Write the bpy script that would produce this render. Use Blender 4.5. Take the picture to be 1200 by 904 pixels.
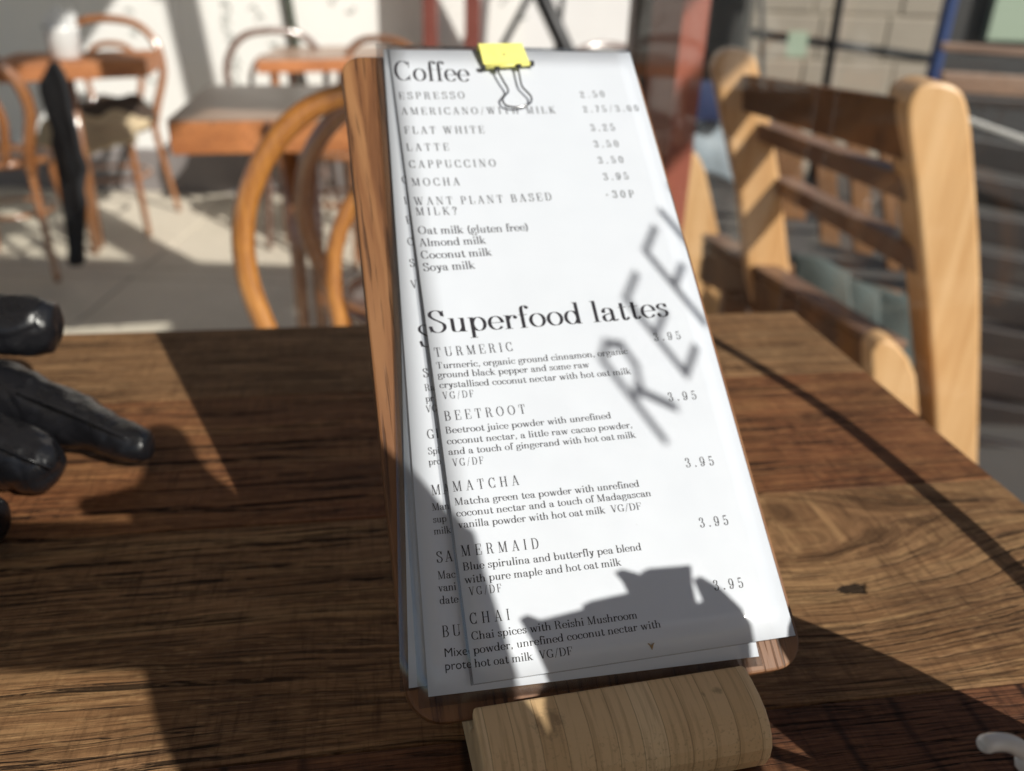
import bpy, bmesh, math, random
from mathutils import Vector, Matrix, noise
from math import sin, cos, pi, radians, sqrt
random.seed(7)
scene = bpy.context.scene
for o in list(bpy.data.objects): bpy.data.objects.remove(o)
COL = scene.collection

# ------------------------------------------------------------------ camera
ZT = 0.78                       # table top height
EYE = Vector((0, 0, ZT + 0.30))
PITCH, ROLL = radians(26.5), radians(1.89)
FW = Vector((0, cos(PITCH), -sin(PITCH)))
_r0 = Vector((1, 0, 0)); _d0 = Vector((0, -sin(PITCH), -cos(PITCH)))
RT = cos(ROLL) * _r0 - sin(ROLL) * _d0
DN = cos(ROLL) * _d0 + sin(ROLL) * _r0
cd = bpy.data.cameras.new('camera'); cam = bpy.data.objects.new('camera', cd); COL.objects.link(cam)
cam.matrix_world = Matrix(((RT.x, -DN.x, -FW.x, EYE.x), (RT.y, -DN.y, -FW.y, EYE.y), (RT.z, -DN.z, -FW.z, EYE.z), (0, 0, 0, 1)))
cd.sensor_width = 36; cd.lens = 30.0; cd.clip_start = 0.01; cd.clip_end = 300
cd.dof.use_dof = True; cd.dof.focus_distance = 0.345; cd.dof.aperture_fstop = 6.4
scene.camera = cam

# ------------------------------------------------------------------ light
SUN_EL, SUN_AZ = radians(34), radians(-45.4)        # azimuth of travel, from +Y towards +X
SD = Vector((sin(SUN_AZ) * cos(SUN_EL), cos(SUN_AZ) * cos(SUN_EL), -sin(SUN_EL)))
w = bpy.data.worlds.new('World'); scene.world = w; w.use_nodes = True
nt = w.node_tree; bg = nt.nodes['Background']
sky = nt.nodes.new('ShaderNodeTexSky'); sky.sky_type = 'NISHITA'; sky.sun_disc = False
sky.sun_elevation = SUN_EL; sky.sun_rotation = radians(180 - 45.4); sky.air_density = 1.0; sky.dust_density = 1.0
nt.links.new(sky.outputs[0], bg.inputs[0]); bg.inputs[1].default_value = 0.07
sl = bpy.data.lights.new('sun', 'SUN'); sun = bpy.data.objects.new('sun', sl); COL.objects.link(sun)
sl.energy = 5.0; sl.angle = radians(0.5); sl.color = (1, 0.95, 0.87)
sun.rotation_euler = SD.to_track_quat('-Z', 'Y').to_euler()
scene.view_settings.view_transform = 'Standard'; scene.view_settings.look = 'None'
scene.view_settings.exposure = 0.12; scene.view_settings.gamma = 1.0
scene.cycles.use_denoising = True
scene.cycles.transparent_max_bounces = 16

# ------------------------------------------------------------------ survey helpers: sight lines from the station point onto real planes
def ray(u, v): return RT * ((u - 600) / 1000.0) + DN * ((v - 452) / 1000.0) + FW
def onp(u, v, P, n):
    d = ray(u, v); return EYE + d * (((P - EYE).dot(n)) / d.dot(n))
def onz(u, v, z=ZT): return onp(u, v, Vector((0, 0, z)), Vector((0, 0, 1)))
def ony(u, v, y): return onp(u, v, Vector((0, y, 0)), Vector((0, 1, 0)))

# ------------------------------------------------------------------ object helpers
def link(name, me, parent=None, mat=None):
    o = bpy.data.objects.new(name, me); COL.objects.link(o)
    if parent is not None: o.parent = parent
    if mat is not None and me is not None: me.materials.append(mat)
    return o
def tag(o, label=None, cat=None, group=None, kind=None):
    if label: o['label'] = label
    if cat: o['category'] = cat
    if group: o['group'] = group
    if kind: o['kind'] = kind
    return o
def thing(name, label, cat, loc=(0, 0, 0), rz=0, group=None):
    o = bpy.data.objects.new(name, None); COL.objects.link(o); o.location = loc; o.rotation_euler = (0, 0, rz)
    o.empty_display_size = 0.05
    return tag(o, label, cat, group)
def copy_tree(o, parent=None):
    c = o.copy(); COL.objects.link(c); c.parent = parent
    for ch in list(o.children): copy_tree(ch, c)
    return c

class MB:
    def __init__(s): s.v = []; s.f = []; s.m = []; s.sm = []
    def add(s, vs, fs, smooth=False):
        b = len(s.v); s.v += [tuple(x) for x in vs]; s.f += [tuple(b + i for i in f) for f in fs]; s.sm += [smooth] * len(fs)
    def box(s, a, b):
        x0, y0, z0 = a; x1, y1, z1 = b
        s.add([(x0, y0, z0), (x1, y0, z0), (x1, y1, z0), (x0, y1, z0), (x0, y0, z1), (x1, y0, z1), (x1, y1, z1), (x0, y1, z1)],
              [(0, 3, 2, 1), (4, 5, 6, 7), (0, 1, 5, 4), (1, 2, 6, 5), (2, 3, 7, 6), (3, 0, 4, 7)])
    def tube(s, pts, r, n=12, closed=False, flat=1.0):
        pts = [Vector(p) for p in pts]; N = len(pts); rs = r if isinstance(r, (list, tuple)) else [r] * N
        ref = None; vs = []
        for i, p in enumerate(pts):
            if closed: d = pts[(i + 1) % N] - pts[i - 1]
            else: d = pts[min(i + 1, N - 1)] - pts[max(i - 1, 0)]
            d.normalize()
            if ref is None:
                ref = Vector((0, 0, 1)) if abs(d.z) < .9 else Vector((0, 1, 0))
            u = (ref - d * ref.dot(d)).normalized(); ref = u; q = d.cross(u)
            for k in range(n):
                a = 2 * pi * k / n; vs.append(p + (u * cos(a) + q * sin(a) * flat) * rs[i])
        fs = []
        for i in range(N if closed else N - 1):
            for k in range(n):
                j = (i + 1) % N; fs.append((i * n + k, i * n + (k + 1) % n, j * n + (k + 1) % n, j * n + k))
        s.add(vs, fs, True)
        if not closed:
            b = len(s.v) - N * n
            s.f.append(tuple(b + k for k in reversed(range(n)))); s.sm.append(False)
            s.f.append(tuple(b + (N - 1) * n + k for k in range(n))); s.sm.append(False)
    def lathe(s, prof, n=32, c=(0, 0, 0)):
        vs = []
        for r, z in prof:
            for k in range(n): a = 2 * pi * k / n; vs.append((c[0] + r * cos(a), c[1] + r * sin(a), c[2] + z))
        fs = []
        for i in range(len(prof) - 1):
            for k in range(n): fs.append((i * n + k, i * n + (k + 1) % n, (i + 1) * n + (k + 1) % n, (i + 1) * n + k))
        s.add(vs, fs, True)
    def prism(s, poly, off):
        """poly: list of 3-D points, off: extrusion vector"""
        n = len(poly); P = [Vector(p) for p in poly]; Q = [p + Vector(off) for p in P]
        s.add(P + Q, [tuple(range(n))[::-1], tuple(range(n, 2 * n))] + [(i, (i + 1) % n, n + (i + 1) % n, n + i) for i in range(n)])
    def build(s, name, mat, parent=None, bevel=0, seg=2):
        me = bpy.data.meshes.new(name); me.from_pydata(s.v, [], s.f)
        me.polygons.foreach_set('use_smooth', s.sm); me.update()
        bm = bmesh.new(); bm.from_mesh(me)
        if bevel:
            es = [e for e in bm.edges if len(e.link_faces) == 2 and e.calc_face_angle(0) > 0.6]
            bmesh.ops.bevel(bm, geom=es, offset=bevel, segments=seg, affect='EDGES', profile=0.5, clamp_overlap=True)
        bmesh.ops.recalc_face_normals(bm, faces=bm.faces); bm.to_mesh(me); bm.free()
        return link(name, me, parent, mat)
def catmull(pts, n=8, closed=False):
    P = [Vector(p) for p in pts]; out = []; N = len(P)
    for i in range(N if closed else N - 1):
        if closed: a, b, c, d = P[i - 1], P[i], P[(i + 1) % N], P[(i + 2) % N]
        else: a, b, c, d = P[max(i - 1, 0)], P[i], P[i + 1], P[min(i + 2, N - 1)]
        for k in range(n):
            t = k / n
            out.append(0.5 * ((2 * b) + (c - a) * t + (2 * a - 5 * b + 4 * c - d) * t * t + (3 * b - a - 3 * c + d) * t ** 3))
    if not closed: out.append(P[-1])
    return out

# ------------------------------------------------------------------ materials
class NT:
    def __init__(s, name):
        s.mat = bpy.data.materials.new(name); s.mat.use_nodes = True; s.t = s.mat.node_tree
        s.p = s.t.nodes['Principled BSDF']; s.out = s.t.nodes['Material Output']
        s.co = s.n('ShaderNodeTexCoord').outputs['Object']
    def n(s, typ, **k):
        x = s.t.nodes.new(typ)
        for a, b in k.items(): setattr(x, a, b)
        return x
    def l(s, a, b): s.t.links.new(a, b)
    def put(s, node, key, val):
        if hasattr(val, 'node'): s.l(val, node.inputs[key])
        else: node.inputs[key].default_value = val
    def math(s, op, a, b=None, c=None, clamp=False):
        x = s.n('ShaderNodeMath', operation=op, use_clamp=clamp)
        for i, v in enumerate((a, b, c)):
            if v is not None: s.put(x, i, v)
        return x.outputs[0]
    def map(s, vec, scale=(1, 1, 1), loc=(0, 0, 0), rot=(0, 0, 0)):
        x = s.n('ShaderNodeMapping'); s.l(vec, x.inputs[0])
        x.inputs['Scale'].default_value = scale; x.inputs['Location'].default_value = loc; x.inputs['Rotation'].default_value = rot
        return x.outputs[0]
    def noise(s, vec, sc=5, det=4, rough=.55, dist=0, col=False):
        x = s.n('ShaderNodeTexNoise'); s.l(vec, x.inputs['Vector'])
        x.inputs['Scale'].default_value = sc; x.inputs['Detail'].default_value = det
        x.inputs['Roughness'].default_value = rough; x.inputs['Distortion'].default_value = dist
        return x.outputs['Color' if col else 'Fac']
    def ramp(s, f, stops, interp='LINEAR'):
        x = s.n('ShaderNodeValToRGB'); s.l(f, x.inputs[0]); cr = x.color_ramp; cr.interpolation = interp
        while len(cr.elements) < len(stops): cr.elements.new(0.5)
        for e, (p, c) in zip(cr.elements, stops):
            e.position = p; e.color = (c, c, c, 1) if isinstance(c, (int, float)) else (*c, 1)
        return x.outputs[0]
    def mix(s, f, a, b, mode='MIX'):
        x = s.n('ShaderNodeMix', data_type='RGBA', blend_type=mode)
        s.put(x, 0, f)
        for i, v in ((6, a), (7, b)):
            if hasattr(v, 'node'): s.l(v, x.inputs[i])
            else: x.inputs[i].default_value = (*v, 1)
        return x.outputs[2]
    def bump(s, h, strength=.5, dist=.001, prev=None):
        x = s.n('ShaderNodeBump'); s.l(h, x.inputs['Height']); x.inputs['Strength'].default_value = strength
        x.inputs['Distance'].default_value = dist
        if prev is not None: s.l(prev, x.inputs['Normal'])
        return x.outputs[0]
    def done(s, col=None, rough=None, normal=None, metal=None, coat=None, spec=None):
        if col is not None:
            if hasattr(col, 'node'): s.l(col, s.p.inputs['Base Color'])
            else: s.p.inputs['Base Color'].default_value = (*col, 1)
        if rough is not None: s.put(s.p, 'Roughness', rough)
        if normal is not None: s.l(normal, s.p.inputs['Normal'])
        if metal is not None: s.p.inputs['Metallic'].default_value = metal
        if coat is not None: s.p.inputs['Coat Weight'].default_value = coat; s.p.inputs['Coat Roughness'].default_value = .12
        if spec is not None: s.p.inputs['Specular IOR Level'].default_value = spec
        return s.mat

def plain(name, col, rough=.5, var=.12, sc=30, bump=0., metal=None, coat=None):
    m = NT(name); f = m.noise(m.co, sc, 4)
    c = m.mix(f, tuple(x * (1 - var) for x in col), tuple(min(1, x * (1 + var)) for x in col))
    nrm = m.bump(f, bump, .002) if bump else None
    return m.done(c, m.ramp(f, [(0.2, max(0, rough - .06)), (.8, min(1, rough + .06))]), nrm, metal, coat)

def bentwood(name, dark, lite, rough=.22):
    m = NT(name); v = m.map(m.co, (40, 40, 6)); f = m.noise(v, 3, 5, .6, .5)
    c = m.ramp(f, [(.3, dark), (.7, lite)])
    g = m.noise(m.co, 9, 2)
    c = m.mix(m.ramp(g, [(.35, 0.0), (.7, .5)]), c, dark)
    m.done(c, .5, m.bump(f, .08, .0006), coat=1.0, spec=.6); m.p.inputs['Coat Roughness'].default_value = .15; m.p.inputs['Coat IOR'].default_value = 1.9; return m.mat

def table_wood(name, tints, idx, rings=None):
    """tabletop laminate in reclaimed wood: x runs along the plank, y across"""
    m = NT(name)
    sx = m.n('ShaderNodeSeparateXYZ'); m.l(m.co, sx.inputs[0]); X, Y = sx.outputs[0], sx.outputs[1]
    warp = m.noise(m.map(m.co, (3.5, 14, 1), (idx * 3.1, idx * 1.7, 0)), 1, 3, .5)
    Fy = m.math('ADD', Y, m.math('MULTIPLY', m.math('SUBTRACT', warp, .5), .022))
    if rings:
        cx, cy, B, wx, wy = rings
        wob = m.math('MULTIPLY', m.math('SUBTRACT', m.noise(m.co, 16, 3), .5), .05)
        du = m.math('DIVIDE', m.math('ADD', m.math('SUBTRACT', X, cx), wob), wx); dv0 = m.math('SUBTRACT', Fy, cy); dv = m.math('DIVIDE', dv0, wy)
        g = m.math('EXPONENT', m.math('MULTIPLY', m.math('ADD', m.math('MULTIPLY', du, du), m.math('MULTIPLY', dv, dv)), -1.0))
        Fy = m.math('ADD', cy, m.math('MULTIPLY', dv0, m.math('SUBTRACT', 1.0, m.math('MULTIPLY', g, B))))
    cmb = m.n('ShaderNodeCombineXYZ'); m.l(m.math('MULTIPLY', X, 1.0), cmb.inputs[0]); m.l(Fy, cmb.inputs[1]); cmb.inputs[2].default_value = idx * 2.3
    V = cmb.outputs[0]
    broad = m.noise(m.map(V, (2.6, 60, 1)), 1, 5, .68)
    fine = m.noise(m.map(V, (16, 640, 1)), 1, 4, .65)
    speck = m.noise(m.map(V, (90, 500, 1)), 1, 3, .6)
    lines = m.noise(m.map(V, (7, 300, 1), (0, 3, 0)), 1, 2, .5, .3)
    blot = m.noise(m.co, 7, 4, .6)
    blot2 = m.noise(m.map(m.co, (6, 9, 1), (4, idx, 2)), 1, 5, .65)
    deep, mid, lite, hue = tints
    c = m.ramp(broad, [(.26, tuple((a + b) / 2 for a, b in zip(deep, mid))), (.5, mid), (.72, lite)])
    c = m.mix(m.ramp(blot2, [(.42, 0.0), (.68, .85)]), c, hue)
    c = m.mix(m.ramp(blot, [(.3, .62), (.5, 0.0)]), c, deep)
    c = m.mix(m.ramp(fine, [(.32, .85), (.56, 0.0)]), c, tuple(x * .55 for x in deep))
    c = m.mix(m.ramp(speck, [(.52, 0.0), (.78, .35)]), c, tuple(min(1, x * 1.45) for x in lite))
    saw = m.noise(m.map(m.co, (260, 30, 1), (0, idx * 3, 0)), 1, 4, .65)
    c = m.mix(m.math('MULTIPLY', m.ramp(saw, [(.5, 0.0), (.68, .6)]), m.ramp(blot2, [(.4, .25), (.6, 1.0)])), c, tuple(x * .8 for x in deep))
    crack = m.ramp(lines, [(.375, 1.0), (.415, .0)])
    crack2 = m.ramp(m.noise(m.map(V, (3, 130, 1), (5, 1, 0)), 1, 3, .55, .2), [(.490, 0.0), (.498, 1.0), (.502, 1.0), (.510, 0.0)])
    gate = m.ramp(m.noise(m.map(V, (5, 9, 1), (8, 1, idx)), 1, 3), [(.34, .25), (.52, 1.0)])
    ck = m.math('MAXIMUM', m.math('MULTIPLY', crack, gate), m.math('MULTIPLY', crack2, gate))
    ck = m.math('MULTIPLY', ck, m.ramp(m.noise(m.map(V, (60, 260, 1)), 1, 3), [(.36, .1), (.5, 1.0)]))
    if rings: ck = m.math('MULTIPLY', ck, m.math('SUBTRACT', 1.0, m.math('MULTIPLY', g, .9), clamp=True))
    c = m.mix(m.math('MULTIPLY', ck, .88), c, tuple(x * .15 for x in deep))
    if idx == 3:     # saw marks across the last plank
        xs = m.math('ADD', X, m.math('MULTIPLY', m.noise(m.co, 30, 2), .006))
        sm_ = m.math('PINGPONG', m.math('ADD', xs, .007), .0165)
        sw = m.math('MULTIPLY', m.ramp(m.math('DIVIDE', sm_, .0165), [(.04, 1.0), (.2, 0.0)]), m.ramp(m.noise(m.map(m.co, (25, 4, 1)), 1, 2), [(.42, 0.0), (.55, .85)]))
        c = m.mix(sw, c, tuple(x * .3 for x in deep))
    if rings:        # the small knot below the ring centre
        kx, ky = -.153, -.397
        a = m.math('DIVIDE', m.math('SUBTRACT', X, kx), .014); b = m.math('DIVIDE', m.math('SUBTRACT', Y, ky), .0055)
        rr = m.math('ADD', m.math('SQRT', m.math('ADD', m.math('MULTIPLY', a, a), m.math('MULTIPLY', b, b))), m.math('MULTIPLY', m.math('SUBTRACT', m.noise(m.co, 170, 3), .5), 1.1))
        kn = m.ramp(rr, [(.55, 1.0), (.8, .0)])
        c = m.mix(m.math('MULTIPLY', kn, .9), c, (.012, .008, .006))
        ck = m.math('MAXIMUM', ck, kn)
    h = m.math('SUBTRACT', m.math('ADD', m.math('MULTIPLY', fine, .5), m.math('MULTIPLY', speck, .25)), m.math('MULTIPLY', ck, 1.3))
    h = m.math('ADD', h, m.math('MULTIPLY', lines, .5))
    hatch = m.noise(m.map(m.co, (420, 70, 1)), 1, 3, .6)
    h = m.math('ADD', h, m.math('MULTIPLY', hatch, .45))
    rg = m.math('ADD', m.ramp(fine, [(.3, .74), (.7, .55)]), m.math('MULTIPLY', ck, .25))
    return m.done(c, rg, m.bump(h, 1.0, .0009), spec=.2)

M = {}
base4 = [((.085, .038, .017), (.25, .135, .062), (.43, .275, .14), (.33, .175, .08)),
         ((.075, .028, .012), (.24, .105, .043), (.42, .22, .092), (.24, .088, .038)),
         ((.070, .032, .014), (.25, .130, .058), (.47, .29, .135), (.29, .16, .08)),
         ((.042, .017, .010), (.145, .060, .030), (.28, .13, .058), (.155, .062, .032)),
         ((.085, .038, .017), (.25, .135, .062), (.43, .275, .14), (.33, .175, .08))]
for i in range(5):
    M['plank%d' % i] = table_wood('tabletop_plank_wood_%d' % i, base4[i], i, rings=(-.17, -.335, 1.12, .12, .075) if i == 2 else None)

def oak(name, cols, vertical=True, sc=1.0):
    m = NT(name); v = m.map(m.co, (60 * sc, 5 * sc, 60 * sc)) if vertical else m.map(m.co, (5 * sc, 60 * sc, 60 * sc))
    wv = m.noise(m.map(m.co, (6, 3, 6)), 1.5, 2)
    a = m.n('ShaderNodeMixRGB'); a.inputs[0].default_value = .04; m.l(v, a.inputs[1]); m.l(m.noise(m.co, 18, 2, col=True), a.inputs[2])
    f = m.noise(v, 1.0, 5, .62, .8); f2 = m.noise(m.map(m.co, (420 * sc, 16 * sc, 300)) if vertical else m.map(m.co, (16, 420, 300)), 1, 3, .6)
    c = m.ramp(f, [(.3, cols[0]), (.5, cols[1]), (.72, cols[2])])
    pores = m.ramp(f2, [(.34, 1.0), (.44, 0.0)])
    c = m.mix(m.math('MULTIPLY', pores, .75), c, tuple(x * .4 for x in cols[0]))
    h = m.math('SUBTRACT', m.math('MULTIPLY', f, .4), pores)
    return m.done(c, .5, m.bump(h, .5, .0005))
M['board'] = oak('clipboard_oak', ((.09, .033, .013), (.19, .080, .031), (.29, .140, .058)))
M['board_edge'] = M['board']

def bamboo():
    m = NT('bamboo'); sx = m.n('ShaderNodeSeparateXYZ'); m.l(m.co, sx.inputs[0]); X, Y, Z = sx.outputs
    strip = m.math('FLOOR', m.math('ADD', m.math('MULTIPLY', X, 100.0), .3))
    cm = m.n('ShaderNodeCombineXYZ'); m.l(m.math('MULTIPLY', strip, 3.7), cm.inputs[0])
    wn = m.n('ShaderNodeTexWhiteNoise', noise_dimensions='3D'); m.l(cm.outputs[0], wn.inputs['Vector'])
    fr = m.math('FRACT', m.math('ADD', m.math('MULTIPLY', X, 100.0), .3))
    seam = m.ramp(fr, [(.0, 1.0), (.035, 0.0), (.97, 0.0), (1.0, 1.0)])
    fib = m.noise(m.map(m.co, (520, 26, 26)), 1, 3, .6)
    c = m.ramp(wn.outputs['Value'], [(0, (.66, .44, .23)), (.5, (.74, .52, .29)), (1, (.80, .60, .36))])
    c = m.mix(m.ramp(fib, [(.36, .5), (.5, 0.0)]), c, (.46, .29, .15))
    dots = m.noise(m.co, 700, 2, .5)
    # fibre ends show on the rounded front
    front = m.ramp(Y, [(.018, 0.0), (.028, 1.0)])
    c = m.mix(m.math('MULTIPLY', m.ramp(dots, [(.58, 0.0), (.68, .4)]), front), c, (.30, .18, .09))
    c = m.mix(m.math('MULTIPLY', seam, .55), c, (.22, .12, .05))
    st = m.noise(m.co, 34, 4, .7)
    # two dark stains
    d = None
    for (sxx, syy, r) in ((-.028, .0125, .009), (.044, .0105, .0035), (.038, .0115, .0018)):
        vd = m.n('ShaderNodeVectorMath', operation='DISTANCE'); m.l(m.co, vd.inputs[0]); vd.inputs[1].default_value = (sxx, syy, .031)
        k = m.ramp(m.math('ADD', m.math('DIVIDE', vd.outputs['Value'], r), m.math('MULTIPLY', m.math('SUBTRACT', m.noise(m.co, 260, 4, .7), .5), 1.6)), [(.35, .8), (.8, 0.0)])
        d = k if d is None else m.math('MAXIMUM', d, k)
    c = m.mix(m.math('MULTIPLY', d, .55), c, (.10, .065, .035))
    return m.done(c, .48, m.bump(m.math('SUBTRACT', m.math('MULTIPLY', fib, .5), seam), .35, .0004), spec=.35)
M['bamboo'] = bamboo()

def paper():
    m = NT('laminated_paper'); f = m.noise(m.co, 45, 3); f2 = m.noise(m.co, 1400, 2)
    sp = m.n('ShaderNodeTexVoronoi'); m.l(m.co, sp.inputs['Vector']); sp.inputs['Scale'].default_value = 95
    spk = m.math('MULTIPLY', m.ramp(sp.outputs['Distance'], [(.03, 1.0), (.06, 0.0)]), m.ramp(m.noise(m.co, 60, 1), [(.6, 0.0), (.64, .35)]))
    c = m.mix(f, (.615, .645, .705), (.645, .675, .735)); c = m.mix(spk, c, (.3, .28, .26))
    return m.done(c, m.ramp(f, [(.3, .30), (.7, .42)]), m.bump(m.math('ADD', m.noise(m.co, 25, 3), m.math('MULTIPLY', f2, .05)), .12, .0012), coat=.35)
M['paper'] = paper()
M['ink'] = plain('printed_ink', (.018, .016, .022), .45, .1, 300)
def clear(name, gl=.12, tint=(1, 1, 1), rough=.08):
    m = NT(name); t = m.t; t.nodes.remove(m.p)
    tr = m.n('ShaderNodeBsdfTransparent'); tr.inputs[0].default_value = (*tint, 1)
    g = m.n('ShaderNodeBsdfGlossy'); g.inputs['Roughness'].default_value = rough
    lw = m.n('ShaderNodeLayerWeight'); lw.inputs[0].default_value = .5
    f = m.math('ADD', m.math('MULTIPLY', m.math('POWER', lw.outputs['Facing'], 4.0), .12), m.math('ADD', .015, m.math('MULTIPLY', m.noise(m.co, 18, 3), gl)), clamp=True)
    mx = m.n('ShaderNodeMixShader'); m.l(f, mx.inputs[0]); m.l(tr.outputs[0], mx.inputs[1]); m.l(g.outputs[0], mx.inputs[2])
    m.l(mx.outputs[0], m.out.inputs[0]); return m.mat
M['film'] = clear('laminate_film', .25, (.88, .89, .90), .15)
M['glass'] = clear('window_glass', .03, (.97, .98, .975), .02)
def worn_yellow():
    m = NT('worn_yellow_paint'); f = m.noise(m.co, 120, 4); ch = m.noise(m.co, 420, 3, .6)
    c = m.mix(f, (.70, .66, .17), (.84, .79, .24)); c = m.mix(m.ramp(ch, [(.66, 0.0), (.70, .8)]), c, (.06, .05, .03))
    return m.done(c, .36, m.bump(f, .12, .0006))
M['yellow'] = worn_yellow()
M['black_metal'] = plain('black_metal', (.02, .02, .02), .35, .2, 60)
M['steel'] = plain('nickel_wire', (.42, .42, .43), .22, .1, 80, metal=1.0)
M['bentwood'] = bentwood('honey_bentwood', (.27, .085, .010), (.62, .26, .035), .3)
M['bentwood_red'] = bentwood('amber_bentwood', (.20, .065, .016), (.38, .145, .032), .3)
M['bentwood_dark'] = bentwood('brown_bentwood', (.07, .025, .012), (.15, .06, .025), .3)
M['leather'] = None
def leather():
    m = NT('black_leather'); v = m.n('ShaderNodeTexVoronoi'); m.l(m.co, v.inputs['Vector']); v.inputs['Scale'].default_value = 520
    wr = m.noise(m.map(m.co, (1, 1, 1)), 60, 4, .6, 1.2)
    c = m.mix(wr, (.005, .005, .006), (.013, .013, .016))
    return m.done(c, m.ramp(wr, [(.3, .24), (.7, .38)]), m.bump(m.math('ADD', m.math('MULTIPLY', v.outputs['Distance'], .2), wr), .35, .0012), spec=.4)
M['leather'] = leather()
M['orange_wood'] = oak('orange_table_wood', ((.30, .10, .03), (.42, .155, .05), (.52, .21, .075)), False, .3)
M['grey_top'] = plain('worn_table_top', (.36, .235, .165), .35, .2, 6)
M['white_wall'] = plain('white_painted_wall', (.80, .80, .77), .7, .03, 3, .1)
M['wall_shade'] = plain('wall_shade_grey', (.22, .20, .195), .7, .2, 8)
def floor_m():
    m = NT('pale_stone_floor'); f = m.noise(m.co, 2.2, 5, .6); g = m.noise(m.co, 40, 4, .6)
    c = m.ramp(f, [(.3, (.56, .51, .41)), (.7, (.68, .62, .51))]); c = m.mix(m.ramp(g, [(.35, .25), (.55, 0.0)]), c, (.38, .35, .30))
    return m.done(c, .62, m.bump(g, .2, .002))
M['floor'] = floor_m()
M['red_frame'] = plain('red_brown_paint', (.25, .075, .05), .4, .12, 14)
M['post_red'] = plain('dark_red_paint', (.17, .05, .038), .45, .15, 14)
M['dark_frame'] = plain('dark_brown_paint', (.045, .022, .018), .45, .2, 14)
def pine():
    m = NT('pale_pine'); a = m.noise(m.map(m.co, (34, 34, 2.2)), 1, 4, .55, .6); b = m.noise(m.map(m.co, (7, 7, 1)), 1, 2)
    c = m.ramp(a, [(.3, (.56, .31, .13)), (.5, (.66, .40, .19)), (.7, (.73, .47, .245))]); c = m.mix(m.ramp(b, [(.4, 0.0), (.7, .35)]), c, (.55, .30, .12))
    return m.done(c, .42, m.bump(a, .1, .001))
M['pine'] = pine()
M['pine_dark'] = oak('shaded_pine_side', ((.10, .045, .018), (.17, .08, .032), (.25, .125, .055)), False, .15)  # darker copy of the pine; shade on unlit sides put into the colour
M['slat'] = oak('weathered_slat', ((.13, .07, .045), (.22, .13, .085), (.30, .19, .13)), False, .15)
M['dark_slat'] = oak('dark_bench_wood', ((.011, .008, .0075), (.020, .014, .013), (.036, .025, .022)), False, .15)
M['pavement'] = plain('pavement_stone', (.075, .068, .062), .8, .25, 3, .2)
M['stone'] = plain('sandstone', (.29, .25, .20), .85, .16, 5, .6)
M['stone_dark'] = plain('mortar', (.26, .225, .175), .9, .2, 10)
M['blue'] = plain('blue_paint', (.025, .05, .15), .4, .2, 30)
M['black_iron'] = plain('black_iron', (.012, .012, .013), .45, .2, 20)
M['pale_green'] = plain('pale_green_paint', (.30, .37, .28), .5, .05, 4)
M['dark_interior'] = plain('dark_shopfront', (.03, .028, .028), .6, .4, 2)
M['coat'] = plain('black_wool_coat', (.009, .009, .011), .8, .3, 60, .3)
M['fleece'] = plain('sheepskin_fleece', (.52, .42, .27), .95, .22, 40, .8)
M['dark_fleece'] = plain('brown_fleece', (.06, .04, .028), .95, .3, 40, .8)
M['china'] = plain('glazed_china', (.66, .65, .64), .12, .03, 20)
M['ceil'] = plain('pale_ceiling_boards', (.62, .58, .54), .8, .05, 3)
M['white'] = plain('white_napkin', (.82, .82, .82), .8, .03, 20)
M['skin'] = plain('skin', (.52, .29, .20), .5, .08, 90, .1)
M['jacket'] = plain('bounce_sweater', (.50, .49, .50), .8, .2, 40, .2)  # unseen sweater made pale to bounce fill onto stand and sheets
M['jeans'] = plain('denim', (.05, .08, .16), .85, .2, 60, .2)
M['hair'] = plain('brown_hair', (.05, .028, .015), .5, .3, 200, .4)
M['phone'] = plain('black_phone_shell', (.012, .012, .014), .25, .1, 50)
M['sage'] = plain('sage_cloth', (.085, .105, .10), .9, .2, 30)
M['awning'] = plain('shade_blocker_grey', (.25, .24, .22), .85, .1, 12)
M['plaster'] = plain('pale_render', (.80, .78, .75), .8, .1, 2)
M['vinyl'] = plain('grey_window_vinyl', (.05, .05, .055), .5, .1, 30)
M['cable'] = plain('black_cable', (.015, .015, .015), .5, .1, 30)

# ------------------------------------------------------------------ setting: floor and pavement
GN = Vector((.986, .165, 0)); GD = Vector((-.165, .986, 0)); G0 = Vector((.46, 0, 0))     # glass wall: origin, along, normal (outwards)
def gp(a, z, off=0): p = G0 + GD * a + GN * off; return Vector((p.x, p.y, z))
mb = MB(); mb.add([(-14, -14, -.02), (60, -14, -.02), (60, 60, -.02), (-14, 60, -.02)], [(0, 1, 2, 3)])
tag(mb.build('ground', M['pavement']), kind='structure')
fl = bpy.data.objects.new('floor', None); COL.objects.link(fl); tag(fl, kind='structure')
rowy = [-3.0, -2.1, -1.2, -.3, .6, 1.5, 2.42, 2.95, 3.06, 4.3]
protos = {}
for j in range(len(rowy) - 1):
    y0, y1 = rowy[j] + .004, rowy[j + 1] - .004
    wdt = 1.2; off = (j % 2) * .6
    k = -5
    while True:
        x0 = k * wdt + off - .2; x1 = x0 + wdt - .008; k += 1
        if x0 > .9: break
        if x1 < -4.6: continue
        # clip at glass line
        lim = .46 - .167 * y0 - .03
        if x0 > lim - .05: continue
        x1b = min(x1, lim)
        mb = MB(); z = -.001 * random.random(); mb.box((x0, y0, -.018), (x1b, y1, z)); mb.build('stone_slab', M['floor'], fl, bevel=.003, seg=1)

mb = MB()
mb.prism([(-4.6, -3.0, 2.70), (gp(-2.6, 0).x, gp(-2.6, 0).y, 2.70), (gp(3.9, 0).x, gp(3.9, 0).y, 2.70), (-4.6, 4.30, 2.70)], (0, 0, .12))
tag(mb.build('ceiling', M['ceil']), kind='structure')
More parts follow.
